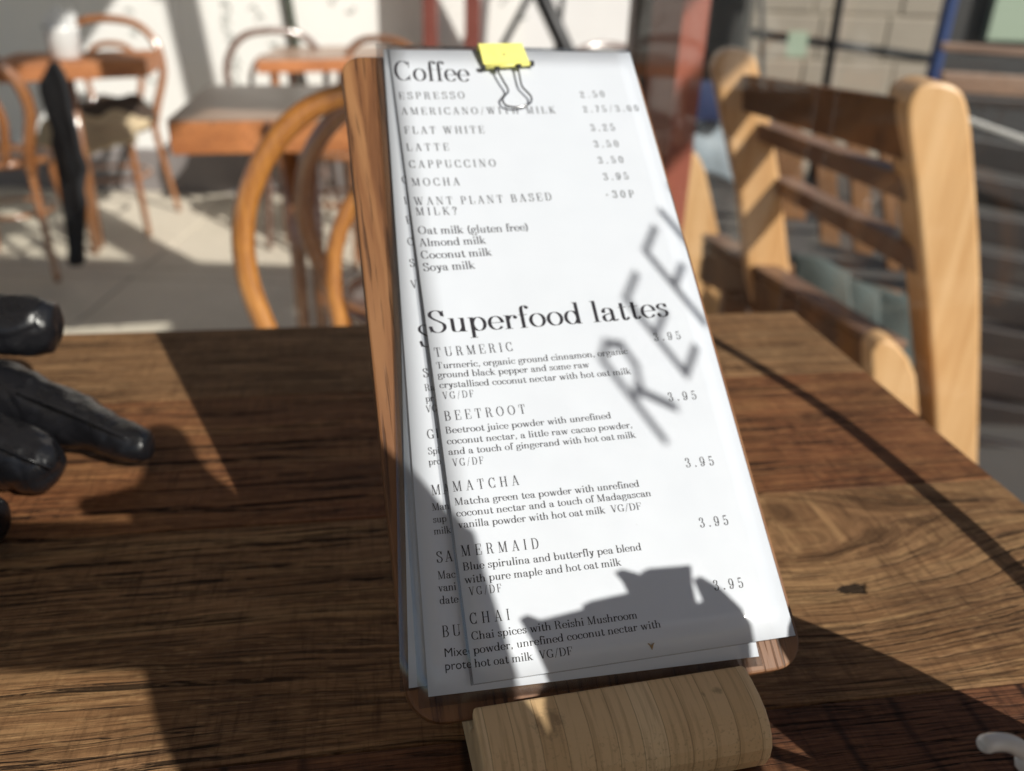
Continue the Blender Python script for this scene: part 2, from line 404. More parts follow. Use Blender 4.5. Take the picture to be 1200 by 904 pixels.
# ------------------------------------------------------------------ far white wall
WY = 4.25
wall = thing('white_wall', 'white painted wall with faint menu writing at the far end of the room', 'wall', (-2.3, WY, 0))
mb = MB(); mb.box((-3.0, 0, 0), (2.30, .15, 3.0)); mb.build('painted_surface', M['white_wall'], wall)
mb = MB(); mb.box((-3.0, -.06, 0), (2.30, -.002, .20)); mb.build('wall_shade_strip', M['wall_shade'], wall, bevel=.004)  # dark strip standing in for the shade along the wall's foot
# faint handwriting on the wall, a few grey marks in columns
mb = MB()
for (u0, v0, u1, v1, n) in ((262, 5, 278, 95, 9), (300, 8, 318, 50, 4), (155, 8, 180, 120, 5), (395, 0, 410, 12, 2), (590, 2, 610, 20, 2)):
    for i in range(n):
        t = i / max(1, n - 1); p = ony(u0 + (u1 - u0) * t + random.uniform(-4, 4), v0 + (v1 - v0) * t, WY) - Vector((-2.3, WY, 0))
        pts = [(p.x + (k - 2) * .011, -.002, p.z + random.uniform(-.02, .02)) for k in range(5)]
        mb.tube(catmull(pts, 3), .0045, 5)
mb.build('handwriting', plain('grey_chalk_writing', (.38, .40, .38), .8, .1), wall)

# ------------------------------------------------------------------ the glass wall on the right with its posts
gw = thing('glass_wall', 'glazed timber wall beside the table with thick red-brown posts', 'window', G0)
def gbox(name, a0, a1, z0, z1, t0, t1, mat, bevel=.004, lab=None):
    mb = MB(); P = [gp(a0, z0, t0), gp(a1, z0, t0), gp(a1, z0, t1), gp(a0, z0, t1)]
    mb.prism([p - G0 for p in P], (0, 0, z1 - z0)); o = mb.build(name, mat, gw, bevel=bevel)
    if lab: o['label'] = lab
    return o
pa = [-1.9, .0]
# main pillar
def pillar_at(u):    # where the sight line at u meets the glass wall
    return (onp(u, 100, G0, GN) - G0).dot(GD)
a_l = pillar_at(757); a_m = pillar_at(795)
pc = ony(795, 60, 1.50); 
pil = thing('timber_pillar', 'thick red-brown square timber pillar rising behind the menu board', 'pillar', (0, 0, 0))
def pillar(u0, u1, um, y, name, mat, parent, z1=2.7):
    """square post whose left face spans u0..um and front face um..u1 at depth y"""
    a = ony(u0, 60, y + .10); b = ony(um, 60, y); c = ony(u1, 60, y + .03)
    d = a + (c - b); mb = MB(); mb.prism([(p.x, p.y, 0) for p in (a, b, c, d)], (0, 0, z1)); return mb.build(name, mat, parent, bevel=.004)
pillar(759, 827, 795, 1.45, 'post', M['red_frame'], pil)
a = ony(741, 40, 1.62); mb = MB(); mb.box((a.x - .0, 1.60, 0), (a.x + .05, 1.70, 2.7)); mb.build('dark_cover_strip', M['dark_frame'], pil, bevel=.003)
# corner posts of the far glazing
for nm, u0, u1, y, lab in (('corner_post', 496, 512, 4.05, 'slim red-brown post in front of the white wall above the clipboard'),
                           ('corner_post', 545, 563, 4.0, 'red-brown post just left of the yellow clip, against the white wall')):
    p0 = ony(u0, 10, y); p1 = ony(u1, 10, y)
    t = thing('timber_post', lab, 'post', ((p0.x + p1.x) / 2, y, 0), 0)
    h = (p1.x - p0.x) / 2
    mb = MB(); mb.box((-h, -.03, 0), (h, .05, 2.7)); mb.build('post', M['post_red'], t, bevel=.004)
    mb = MB(); mb.box((-h - .012, -.042, 0), (h + .012, .062, .09)); mb.build('base_block', M['post_red'], t, bevel=.004)
# panes and transom well above eye level
for k, (a0, a1) in enumerate(((-1.9, -.74), (-.70, .90), (.94, 1.62))):
    mb = MB(); z0, z1 = .06, 2.6
    mb.prism([gp(a0, z0, -.003) - G0, gp(a1, z0, -.003) - G0, gp(a1, z1, -.003) - G0, gp(a0, z1, -.003) - G0], GN * .006)
    mb.build('glass_pane', M['glass'], gw)
gbox('bottom_rail', -1.9, 1.62, 0, .06, -.03, .03, M['red_frame'])
gbox('top_rail', -1.9, 1.62, 2.6, 2.7, -.03, .03, M['red_frame'])
gbox('mullion', -.74, -.70, .06, 2.6, -.03, .03, M['red_frame'])
gbox('mullion', -1.94, -1.9, 0, 2.7, -.03, .03, M['red_frame'])
gbox('mullion', .90, .94, .06, 2.6, -.012, .012, M['dark_frame']) if False else None
# window lettering, reads from the street: R E F I L L
def lettering():
    t = thing('window_lettering', 'dark REFILL lettering stuck on the window pane, reading from outside', 'sign', G0)
    H = .0555; W = .022; r = .0025
    L = {'R': [[(0, 0), (0, H)], [(0, H), (W * .55, H * 1.02), (W, H * .84), (W * .95, H * .6), (W * .6, H * .48), (0, H * .47)], [(W * .35, H * .5), (W * 1.15, 0.0)]],
         'E': [[(W, H), (0, H), (0, 0), (W, 0)], [(0, H * .5), (W * .92, H * .5)]],
         'F': [[(W, H), (0, H), (0, 0)], [(0, H * .5), (W * .85, H * .5)]],
         'I': [[(0, 0), (0, H)]], 'L': [[(0, H), (0, 0), (W, 0)]]}
    a = AL0
    for ch, adv in zip('REFILL', (.052, .0445, .039, .026, .042, .042)):
        mb = MB()
        for st in L[ch]:
            for (x0, z0), (x1, z1) in zip(st, st[1:]):
                d = Vector((x1 - x0, z1 - z0)); n = Vector((-d.y, d.x)).normalized() * r; e = d.normalized() * r * .9
                q = [(x0 - e.x + n.x, z0 - e.y + n.y), (x1 + e.x + n.x, z1 + e.y + n.y), (x1 + e.x - n.x, z1 + e.y - n.y), (x0 - e.x - n.x, z0 - e.y - n.y)]
                mb.prism([gp(a + x, ZL0 + z, .0035) - G0 for x, z in q], GN * .0004)
        mb.build('letter', M['vinyl'], t); a += adv
AL0, ZL0 = -.041, 1.255
lettering()
cb = thing('shade_cable', 'unseen black cable added inside the window to cast a thin shadow line', 'cable', G0)  # added out of view, only for its shadow across the tabletop
mb = MB(); pts = [gp(a, z, -.02) - G0 for a, z in ((.60, 1.9), (.60, 1.4), (.598, 1.1), (.575, .975), (.54, .935), (.467, .897), (.39, .884), (.314, .879), (.22, .885), (.12, .92), (.05, 1.0))]
mb.tube(catmull(pts, 6), .0055, 8); mb.build('flex', M['cable'], cb)

# awning added out of view; slats and gaps shaped for the shade indoors
aw = thing('shade_awning', 'unseen slatted awning added outside the window to shade the room', 'awning', (1.6, 0, 2.6))
for (y0, y1, xs, xe) in ((-.60, -.42, -1.5, .55), (-.40, -.31, -1.5, .3), (-.30, -.06, .12, .3), (-.015, .42, -1.5, .55)):
    mb = MB(); mb.box((xs, y0, -.02), (xe, y1, .02)); mb.build('slat', M['awning'], aw)
for x in (-.95, -.5, .02, .42):
    mb = MB(); mb.box((x, -.62, -.07), (x + .09, .44, -.022)); mb.build('rafter', M['awning'], aw)
for x, y in ((.50, .36), (.50, -.58)):
    mb = MB(); mb.box((x, y, -2.6), (x + .05, y + .05, -.071)); mb.build('leg', M['awning'], aw)
# unseen board added to shade the white wall; the green pole follows
def hit(P, x): h = (x - P.x) / -SD.x; return P - SD * h
A_, B_ = hit(ony(199, -30, WY), .22), hit(ony(236, 135, WY), .22)
t = thing('shade_brace', 'unseen slanted board added to cast a band of shade on the white wall', 'brace', B_)
mb = MB(); d = A_ - B_; mb.prism([Vector((0, -.052, 0)), Vector((0, .052, 0)), d + Vector((0, .052, 0)), d + Vector((0, -.052, 0))], (.05, 0, 0)); mb.build('shade_board', M['awning'], t, bevel=.004)
mb = MB(); mb.box((d.x - .01, d.y - .08, d.z - .03), (d.x + .07, d.y + .08, d.z + .03)); mb.build('bracket', M['black_iron'], t)
ga, gb = ony(337, -5, 4.225), ony(352, 85, 4.225); d = ga - gb; g0 = gb - d * (gb.z / d.z)
t = thing('green_pole', 'thin dark green pole leaning in front of the white wall, above the far table', 'pole', g0)
mb = MB(); mb.tube([Vector((0, 0, 0)), (gb - g0) + d * 3.2], .018, 12); mb.build('pole_tube', plain('dark_green_paint', (.035, .045, .028), .5), t)

# ------------------------------------------------------------------ bentwood chairs
def bent_chair(name, label, loc, rz, sc, wood, hw=.2, hz=.88, group='bentwood cafe chairs', inner=True, seatmat=None, lean=.06, tk=1.0):
    """seat faces -y, the hoop back stands at +y"""
    t = thing(name, label, 'chair', loc, rz, group); t.scale = (sc, sc, sc)
    W = M[wood]; sz = .455
    mb = MB(); mb.lathe([(.0, sz - .012), (.175, sz - .012), (.193, sz - .016), (.2, sz - .004), (.196, sz + .01), (.18, sz + .012), (.165, sz + .004), (.0, sz + .002)], 36); mb.build('seat', seatmat or W, t)
    yb = .19
    def hoop(w_, top, z0, wb, r):
        pts = [(-wb, yb - .02, z0), (-w_ * .93, yb + lean * .15, z0 + (top - z0) * .22), (-w_ * 1.12, yb + lean * .5, z0 + (top - z0) * .52), (-w_ * 1.04, yb + lean * .8, z0 + (top - z0) * .76), (-w_ * .66, yb + lean, z0 + (top - z0) * .95)]
        pts = pts + [(0, yb + lean * 1.05, top)] + [(-x, y, z) for x, y, z in reversed(pts)]
        return catmull(pts, 8)
    mb = MB(); mb.tube(hoop(hw, hz, sz - .03, hw * .82, .015), .0155 * tk, 14); mb.build('outer_hoop', W, t)
    if inner:
        mb = MB(); mb.tube(hoop(hw * .54, hz - .105, sz + .004, hw * .38, .012), .012 * tk, 12); mb.build('inner_hoop', W, t)
    for sx in (-1, 1):
        mb = MB(); mb.tube(catmull([(sx * hw * .82, yb - .02, sz - .03), (sx * hw * .86, yb - .005, .30), (sx * hw * 1.0, yb + .05, .0)], 6), [.0155] * 7 + [.0155, .015, .014, .0135, .013, .012], 12); mb.build('leg', W, t)
        mb = MB(); mb.tube(catmull([(sx * .135, -.13, sz - .014), (sx * .15, -.15, .25), (sx * .175, -.19, 0)], 6), [.017] * 4 + [.016, .0155, .015, .0148, .0145, .014, .0135, .013, .012], 12); mb.build('leg', W, t)
    mb = MB(); mb.tube([(.158 * cos(a), .158 * sin(a), .24) for a in [2 * pi * k / 32 for k in range(32)]], .0095, 8, closed=True); mb.build('leg_ring', W, t)
    return t
# the chair across the table
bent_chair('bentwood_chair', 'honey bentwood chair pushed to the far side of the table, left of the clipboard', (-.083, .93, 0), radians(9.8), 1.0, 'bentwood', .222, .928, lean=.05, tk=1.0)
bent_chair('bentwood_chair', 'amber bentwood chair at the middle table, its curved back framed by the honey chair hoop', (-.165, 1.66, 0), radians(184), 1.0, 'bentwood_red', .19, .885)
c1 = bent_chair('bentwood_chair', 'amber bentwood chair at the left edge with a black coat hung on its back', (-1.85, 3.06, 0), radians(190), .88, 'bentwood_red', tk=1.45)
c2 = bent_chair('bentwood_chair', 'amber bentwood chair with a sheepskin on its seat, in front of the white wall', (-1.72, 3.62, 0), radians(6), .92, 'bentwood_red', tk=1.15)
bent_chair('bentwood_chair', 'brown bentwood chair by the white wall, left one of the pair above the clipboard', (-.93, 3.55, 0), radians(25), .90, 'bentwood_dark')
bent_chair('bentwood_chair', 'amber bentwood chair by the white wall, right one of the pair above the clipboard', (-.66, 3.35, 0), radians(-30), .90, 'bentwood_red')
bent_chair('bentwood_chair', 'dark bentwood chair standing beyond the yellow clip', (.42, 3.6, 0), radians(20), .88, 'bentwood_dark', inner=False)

# sheepskin and coat
def blob(name, mat, grid, parent=None, seed=0, amp=.012, solid=.02):
    """grid: rows of 3-D points -> smooth cloth sheet with thickness"""
    R_ = [catmull(r, 5) for r in grid]; Cn = len(R_[0]); cols = [catmull([r[i] for r in R_], 5) for i in range(Cn)]
    n = len(cols[0]); mb = MB(); vs = []
    for i in range(Cn):
        for j in range(n):
            p = cols[i][j]; k = noise.noise_vector(p * 14 + Vector((seed, 0, 0))) * amp; vs.append(p + k)
    fs = [(i * n + j, (i + 1) * n + j, (i + 1) * n + j + 1, i * n + j + 1) for i in range(Cn - 1) for j in range(n - 1)]
    mb.add(vs, fs, True); o = mb.build(name, mat, parent)
    md = o.modifiers.new('solid', 'SOLIDIFY'); md.thickness = solid; md.offset = 0
    return o
sk = thing('sheepskin', 'shaggy cream and brown sheepskin draped over the seat of the far amber chair', 'sheepskin', (-1.72, 3.62, .425))
zz = .018
blob('fleece', M['fleece'], [[(-.19, -.19, -.07), (-.07, -.235, -.12), (.07, -.235, -.05), (.20, -.17, -.03)], [(-.18, -.15, .0), (-.06, -.17, .012), (.06, -.17, .012), (.19, -.12, -.0)], [(-.19, 0, .01), (-.06, 0, zz), (.07, 0, zz), (.2, 0, .01)]], sk, 3, .03, .03)
blob('dark_fleece', M['dark_fleece'], [[(-.20, -.01, .014), (-.06, .0, .024), (.06, .0, .024), (.17, .0, .014)], [(-.20, .09, .02), (-.06, .09, .034), (.06, .09, .034), (.18, .08, .02)], [(-.17, .17, .04), (-.06, .19, .07), (.06, .19, .07), (.14, .17, .03)]], sk, 9, .03, .035)
ct = thing('black_coat', 'long black coat hung over the back of the left amber chair', 'coat', (-1.62, 2.93, 0))
p = lambda u, v, y=2.95: ony(u, v, y) - Vector((-1.62, 2.93, 0))
blob('coat_cloth', M['coat'], [[p(50, 96, 2.98), p(56, 78, 2.95), p(63, 74, 2.93), p(72, 90, 2.9)], [p(56, 126, 3.0), p(66, 120, 2.93), p(78, 126, 2.9), p(86, 138, 2.88)], [p(66, 180, 3.02), p(78, 184, 2.94), p(92, 186, 2.9), p(100, 190, 2.88)], [p(74, 232, 3.0), p(82, 240, 2.94), p(91, 238, 2.9), p(97, 226, 2.86)], [p(84, 300, 2.9), p(88, 312, 2.88), p(92, 312, 2.86), p(95, 300, 2.84)]], ct, 5, .016, .02)

# ------------------------------------------------------------------ background tables
def cafe_table(name, label, corners, zt, thick, topm, sidem, group='cafe tables', lx=.85):
    """corners: four (x, y) of the top, near-left first, counter-clockwise"""
    cx = sum(c[0] for c in corners) / 4; cy = sum(c[1] for c in corners) / 4
    t = thing(name, label, 'table', (cx, cy, 0), 0, group)
    mb = MB(); mb.prism([(x - cx, y - cy, zt - thick) for x, y in corners], (0, 0, thick - .004)); mb.build('apron', sidem, t, bevel=.003)
    mb = MB(); mb.prism([(x - cx, y - cy, zt - .0035) for x, y in corners], (0, 0, .0035)); mb.build('tabletop', topm, t)
    for x, y in (corners if lx > .26 or lx < .2 else (corners[0], corners[3])):
        X, Y = (x - cx) * lx, (y - cy) * lx; mb = MB(); mb.tube([(X, Y, 0), (X, Y, zt - thick)], [.014, .018], 10); mb.build('leg', M['bentwood_red'], t)
    return t
def xy(u, v, z): q = onz(u, v, z); return (q.x, q.y)
a, b, d = xy(195, 141, .78), xy(470, 138, .78), xy(243, 100, .78)
tm = cafe_table('middle_table', 'square cafe table with thick orange wood edge and worn grey top behind the honey chair', [a, b, (b[0] + d[0] - a[0], b[1] + d[1] - a[1]), d], .78, .068, M['grey_top'], M['orange_wood'], lx=.10)
pj = onz(313, 141, .78); mb = MB(); 
e_ = Vector((b[0] - a[0], b[1] - a[1], 0)).normalized(); q0 = Vector((pj.x - tm.location.x, pj.y - tm.location.y, .712)); nrm_ = Vector((e_.y, -e_.x, 0))
mb.prism([q0 - e_ * .006, q0 + e_ * .006, q0 + e_ * .006 + nrm_ * .004, q0 - e_ * .006 + nrm_ * .004], (0, 0, .064)); mb.build('edge_joint', M['dark_frame'], tm)
a, b = xy(300, 70, .72), xy(520, 66, .72)
cafe_table('far_table', 'far cafe table with thin orange edge beyond the middle table, left of the clipboard top', [a, b, (b[0] - .05, b[1] + .5), (a[0] - .05, a[1] + .5)], .72, .05, M['grey_top'], M['orange_wood'])
a, b = xy(-20, 76, .72), xy(170, 70, .72)
cafe_table('left_table', 'orange edged cafe table at the top left between the two amber chairs', [a, b, (b[0] - .08, b[1] + .36), (a[0] - .08, a[1] + .36)], .72, .06, M['orange_wood'], M['orange_wood'], lx=.25)
nb = onz(58, 74, .72)
t = thing('napkin_jar', 'white jar of folded white napkins on the left table', 'jar', nb + Vector((0, .12, 0)))
mb = MB(); mb.lathe([(0, 0), (.042, 0), (.05, .01), (.056, .09), (.058, .11), (.052, .11), (.048, .02), (0, .02)], 24); mb.build('jar_body', M['china'], t)
for k in range(5):
    a = k * 1.3; mb = MB(); mb.prism([(.02 * cos(a) - .02, .02 * sin(a), .03), (.02 * cos(a) + .02, .02 * sin(a) + .005, .03), (.035 * cos(a) + .025, .03 * sin(a), .15 + .012 * (k % 3)), (.035 * cos(a) - .022, .03 * sin(a), .14)], (.0, .006, .002)); mb.build('napkin', M['white'], t, bevel=.001, seg=1)
t = thing('hanging_towel', 'narrow white towel hanging beside the black coat', 'towel', ony(66, 88, 3.2))
T_ = ony(66, 88, 3.2); p = lambda u, v, y=3.2: ony(u, v, y) - T_
blob('towel_cloth', M['white'], [[p(55, 92), p(64, 90), p(71, 92)], [p(57, 108), p(66, 106), p(73, 108)], [p(62, 124), p(68, 127), p(74, 121)]], t, 2, .006, .008)

# ------------------------------------------------------------------ pine garden chair outside the glass, right of the table
YN, YF = 1.27, 1.68
def plate(name, pts, y, th, mat, parent, org, bevel=.004, smooth=0):
    P = [ony(u, v, y) - org for u, v in pts]
    mb = MB(); mb.prism(P, (0, th, 0)); return mb.build(name, mat, parent, bevel=bevel)
def rail(name, la, lb, y0, y1, th, mat, parent, org):
    """board between two posts; la / lb = (u, v_top, v_bottom) at depth y0 (near) and y1 (far)"""
    a0, a1 = ony(la[0], la[1], y0) - org, ony(la[0], la[2], y0) - org
    b0, b1 = ony(lb[0], lb[1], y1) - org, ony(lb[0], lb[2], y1) - org
    mb = MB(); mb.prism([a0, b0, b1, a1], (th, .0, 0)); return mb.build(name, mat, parent, bevel=.003)
org = Vector((.62, 1.3, 0))
pc = thing('pine_chair', 'pale pine slatted garden chair outside the glass, right of the table', 'chair', org)
near = catmull([(1150, 330), (1143, 200), (1138, 140), (1128, 108), (1104, 97), (1080, 101), (1066, 118), (1064, 150), (1076, 250), (1090, 400), (1096, 500), (1098, 700), (1101, 1050), (1138, 1050), (1143, 700), (1147, 520)], 3, closed=True)
near = [(p.x, p.y) for p in [Vector((q[0], q[1], 0)) for q in near]]
plate('back_post', near, YN, .085, M['pine'], pc, org, .006)
far = [(836, 80), (841, 66), (851, 59), (864, 57), (878, 60), (886, 68), (890, 84), (905, 150), (915, 215), (928, 336), (935, 480), (900, 480), (877, 330), (866, 225), (850, 150)]
plate('back_post', far, YF, .05, M['pine'], pc, org, .006)
rail('top_rail', (1058, 117, 188), (862, 86, 128), YN + .03, YF + .02, .022, M['pine_dark'], pc, org)
rail('back_slat', (1068, 210, 240), (880, 142, 162), YN + .03, YF + .02, .045, M['slat'], pc, org)
rail('back_slat', (1072, 292, 322), (902, 206, 224), YN + .03, YF + .02, .045, M['slat'], pc, org)
arm = [(1021, 414), (1028, 403), (1040, 399), (1053, 406), (1066, 422), (1074, 442), (1077, 470), (1077, 500), (1050, 480), (1022, 447)]
plate('armrest_end', arm, YN - .05, .05, M['pine'], pc, org, .005)
rail('armrest', (1024, 409, 450), (822, 283, 330), YN - .001, YF + .25, .05, M['pine_dark'], pc, org)
rail('armrest_edge', (1024, 398, 407), (822, 274, 281), YN - .001, YF + .25, .055, M['slat'], pc, org)
# its legs and seat below the armrest
so = ony(1050, 470, YN) - org
mb = MB(); mb.box((so.x - .02, -.06, 0), (so.x + .03, -.01, so.z)); mb.build('leg', M['pine_dark'], pc, bevel=.003)
mb = MB(); mb.box((-.17, .42, 0), (-.12, .47, .45)); mb.build('leg', M['pine_dark'], pc, bevel=.003)
for k in range(4):
    mb = MB(); mb.box((-.13 + k * .065, -.02, .36), (-.075 + k * .065, .46, .38)); mb.build('seat_slat', M['pine_dark'], pc, bevel=.002)
# a second chair behind, mostly hidden
org2 = Vector((.55, 2.3, 0))
p2 = thing('pine_chair', 'pine chair standing farther off, seen through the slats of the near pine chair', 'chair', org2)
plate('back_post', [(806, 180), (818, 182), (826, 200), (843, 278), (850, 420), (800, 420), (796, 300)], 2.2, .05, M['pine'], p2, org2)
plate('strut', [(823, 306), (832, 309), (874, 360), (880, 380), (864, 380), (820, 330)], 1.95, .03, M['pine'], p2, org2)
for (u0, v0, u1, v1, y) in ((905, 110, 945, 260, 2.3), (952, 118, 985, 290, 2.28), (992, 130, 1024, 300, 2.26), (1030, 150, 1056, 320, 2.24)):
    plate('back_slat', [(u0, v0), (u1 - 8, v0 + 6), (u1, v1), (u0 + 10, v1 - 4)], y, .02, M['pine_dark'], p2, org2)
plate('seat_edge', [(880, 300), (1060, 345), (1060, 362), (880, 316)], 2.15, .03, M['pine_dark'], p2, org2)
# cloths on the ground-level bench beneath
t = thing('folded_blanket', 'folded sage green blanket low down behind the pine chair slats', 'blanket', ony(1000, 350, 2.0))
T_ = ony(1000, 350, 2.0); p = lambda u, v, y: ony(u, v, y) - T_
for k, (u0, v0) in enumerate(((930, 296), (965, 320), (1015, 330))):
    blob('fold', M['sage'], [[p(u0, v0, 2.05), p(u0 + 34, v0 + 12, 2.0), p(u0 + 62, v0 + 26, 1.98)], [p(u0 + 4, v0 + 40, 2.0), p(u0 + 38, v0 + 50, 1.96), p(u0 + 66, v0 + 64, 1.92)], [p(u0 + 10, v0 + 88, 1.92), p(u0 + 40, v0 + 98, 1.9), p(u0 + 70, v0 + 110, 1.88)]], t, k * 4, .012, .03)
t = thing('denim_bag', 'blue and white cloth bag between the red-brown pillar and the pine chair', 'bag', ony(838, 160, 2.6))
T_ = ony(838, 160, 2.6); p = lambda u, v, y=2.6: ony(u, v, y) - T_
blob('bag_cloth', plain('pale_blue_cloth', (.34, .40, .45), .85, .25, 8), [[p(812, 148), p(832, 146), p(850, 152)], [p(812, 170), p(834, 172), p(855, 176)], [p(815, 205), p(836, 204), p(856, 208)]], t, 4, .015, .05)
blob('bag_flap', plain('navy_cloth', (.02, .035, .10), .85, .25, 8), [[p(812, 100, 2.55), p(832, 98, 2.55), p(846, 104, 2.55)], [p(812, 122, 2.55), p(834, 124, 2.55), p(850, 126, 2.55)], [p(815, 142, 2.55), p(836, 140, 2.55), p(852, 146, 2.55)]], t, 6, .01, .04)

# ------------------------------------------------------------------ street outside
YS = 5.2
sw = thing('sandstone_wall', 'low wall of large sandstone blocks behind the railing at the top right', 'wall', (0, YS, 0))
zb = [-.02, .30, .62, .86, 1.12, 1.42]
x_l, x_r = ony(882, 20, YS).x, ony(1112, 20, YS).x
for j in range(len(zb) - 1):
    x = x_l + (-.1 if j % 2 else 0)
    while x < x_r:
        wd = random.uniform(.34, .52); x2 = min(x + wd, x_r + .03)
        if x2 - x > .08:
            mb = MB(); mb.box((max(x, x_l) + .003, -random.uniform(.0, .006), zb[j] + .003), (x2 - .003, .2, zb[j + 1] - .003)); mb.build('sandstone_block', M['stone'], sw, bevel=.012, seg=1)
        x = x2
mb = MB(); mb.box((x_l, .006, -.02), (x_r, .19, 1.41)); mb.build('mortar', M['stone_dark'], sw)
rl = thing('street_railing', 'black iron railing in front of the sandstone wall', 'railing', (0, 4.6, 0))
for u0, v0, u1, v1, r in ((984, 0, 968, 100, .022), (893, 0, 893, 60, .012)):
    a, b = ony(u0, v0, 4.6), ony(u1, v1, 4.6); mb = MB(); a = b + (a - b) * 4
    mb.tube([(b.x - (a.x - b.x) / (a.z - b.z) * b.z, 0, 0), (a.x, 0, a.z)], r, 10); mb.build('upright', M['black_iron'], rl)
a, b = ony(880, 39, 4.6), ony(1104, 71, 4.6)
mb = MB(); mb.tube([(a.x, .03, a.z), (b.x, .03, b.z)], .022, 10); mb.build('crossbar', M['black_iron'], rl)
t = thing('notice_card', 'small pale green card fixed to the street railing', 'card', ony(934, 52, 4.57)); q = ony(934, 52, 4.57)
mb = MB(); mb.box((-.05, -.004, -.06), (.05, .004, .06)); mb.build('card_sheet', M['pale_green'], t, bevel=.002)
a, b = ony(1114, 0, 4.4), ony(1092, 92, 4.4)
t = thing('blue_post', 'slim bright blue post right of the sandstone wall', 'post', (b.x, 4.4, 0))
mb = MB(); mb.tube([(0, 0, 0), (0, 0, b.z), (a.x - b.x, 0, a.z), ((a.x - b.x) * 3, 0, b.z + (a.z - b.z) * 3)], .032, 12); mb.build('post_tube', M['blue'], t)
sh = thing('shopfront', 'dark shopfront with a pale green door panel at the top right corner', 'building', (ony(1110, 0, 6).x, 6, 0))
o_ = ony(1110, 0, 6); mb = MB(); mb.box((0, 0, 0), (6, .3, 3)); mb.build('front', M['dark_interior'], sh)
a = ony(1168, 0, 5.9); mb = MB(); mb.box((a.x - o_.x, -.1, ony(1168, 48, 5.9).z), (a.x - o_.x + .6, -.03, 2.4)); mb.build('door_panel', M['pale_green'], sh, bevel=.004)
# brown timber picnic bench in the street, planks side by side
bn = thing('street_bench', 'dark brown timber bench and table outside on the right', 'bench', (1.1, 2.9, 0))
BO = Vector((1.1, 2.9, 0))
def plank_px(name, quad, y, th, mat):
    P = [ony(u, v, yy) - BO for (u, v), yy in zip(quad, y)]; mb = MB(); mb.prism(P, th); mb.build(name, mat, bn, bevel=.004)
for (v0, v1, y, m_) in ((50, 60, 4.0, 'slat'), (84, 108, 3.4, 'slat'), (112, 124, 3.2, 'dark_slat')):
    plank_px('bench_plank', [(1104, v0), (1330, v0 + 14), (1330, v1 + 14), (1104, v1)], [y] * 4, (0, .03, 0), M[m_])
for k in range(9):
    v = 150 + k * 44; y = 2.9 - k * .12
    plank_px('bench_plank', [(1080, v), (1400, v + 60), (1400, v + 98), (1080, v + 33)], [y] * 4, (0, .03, 0), M['dark_slat'])
plank_px('bench_rail', [(1120, 132), (1330, 205), (1330, 217), (1120, 139)], [2.6] * 4, (0, .02, 0), plain('grey_metal_rail', (.33, .32, .30), .4, .1))
for u in (1116, 1300):
    a = ony(u, 150, 3.0) - BO; mb = MB(); mb.box((a.x, .1, 0), (a.x + .07, .15, a.z)); mb.build('bench_leg', M['dark_slat'], bn, bevel=.004)
# easel-like folded sign and pale rendered building beyond the clip
bd = thing('rendered_building', 'pale rendered building in the street beyond the glass wall', 'building', (-.3, 7.5, 0))
mb = MB(); mb.box((0, 0, 0), (2.6, .3, 3)); mb.build('front', M['plaster'], bd)
mb = MB(); mb.box((1.75, -.04, 0), (2.3, -.003, 3)); mb.build('doorway', M['dark_interior'], bd)
ea = thing('folded_parasol_stand', 'dark folded parasol with splayed struts beyond the yellow clip', 'parasol', (ony(655, 20, 3.9).x, 3.9, 0))
eo = Vector((ony(655, 20, 3.9).x, 3.9, 0))
for (u0, v0, u1, v1, r) in ((632, -10, 664, 60, .035), (622, -8, 588, 56, .014), (660, -10, 652, 60, .012)):
    a, b = ony(u0, v0, 3.9) - eo, ony(u1, v1, 3.9) - eo; d = (b - a); b2 = a + d * (a.z / -d.z) if d.z else b
    mb = MB(); mb.tube([a - d * 2, b2], r, 10); mb.build('strut', M['black_iron'], ea)

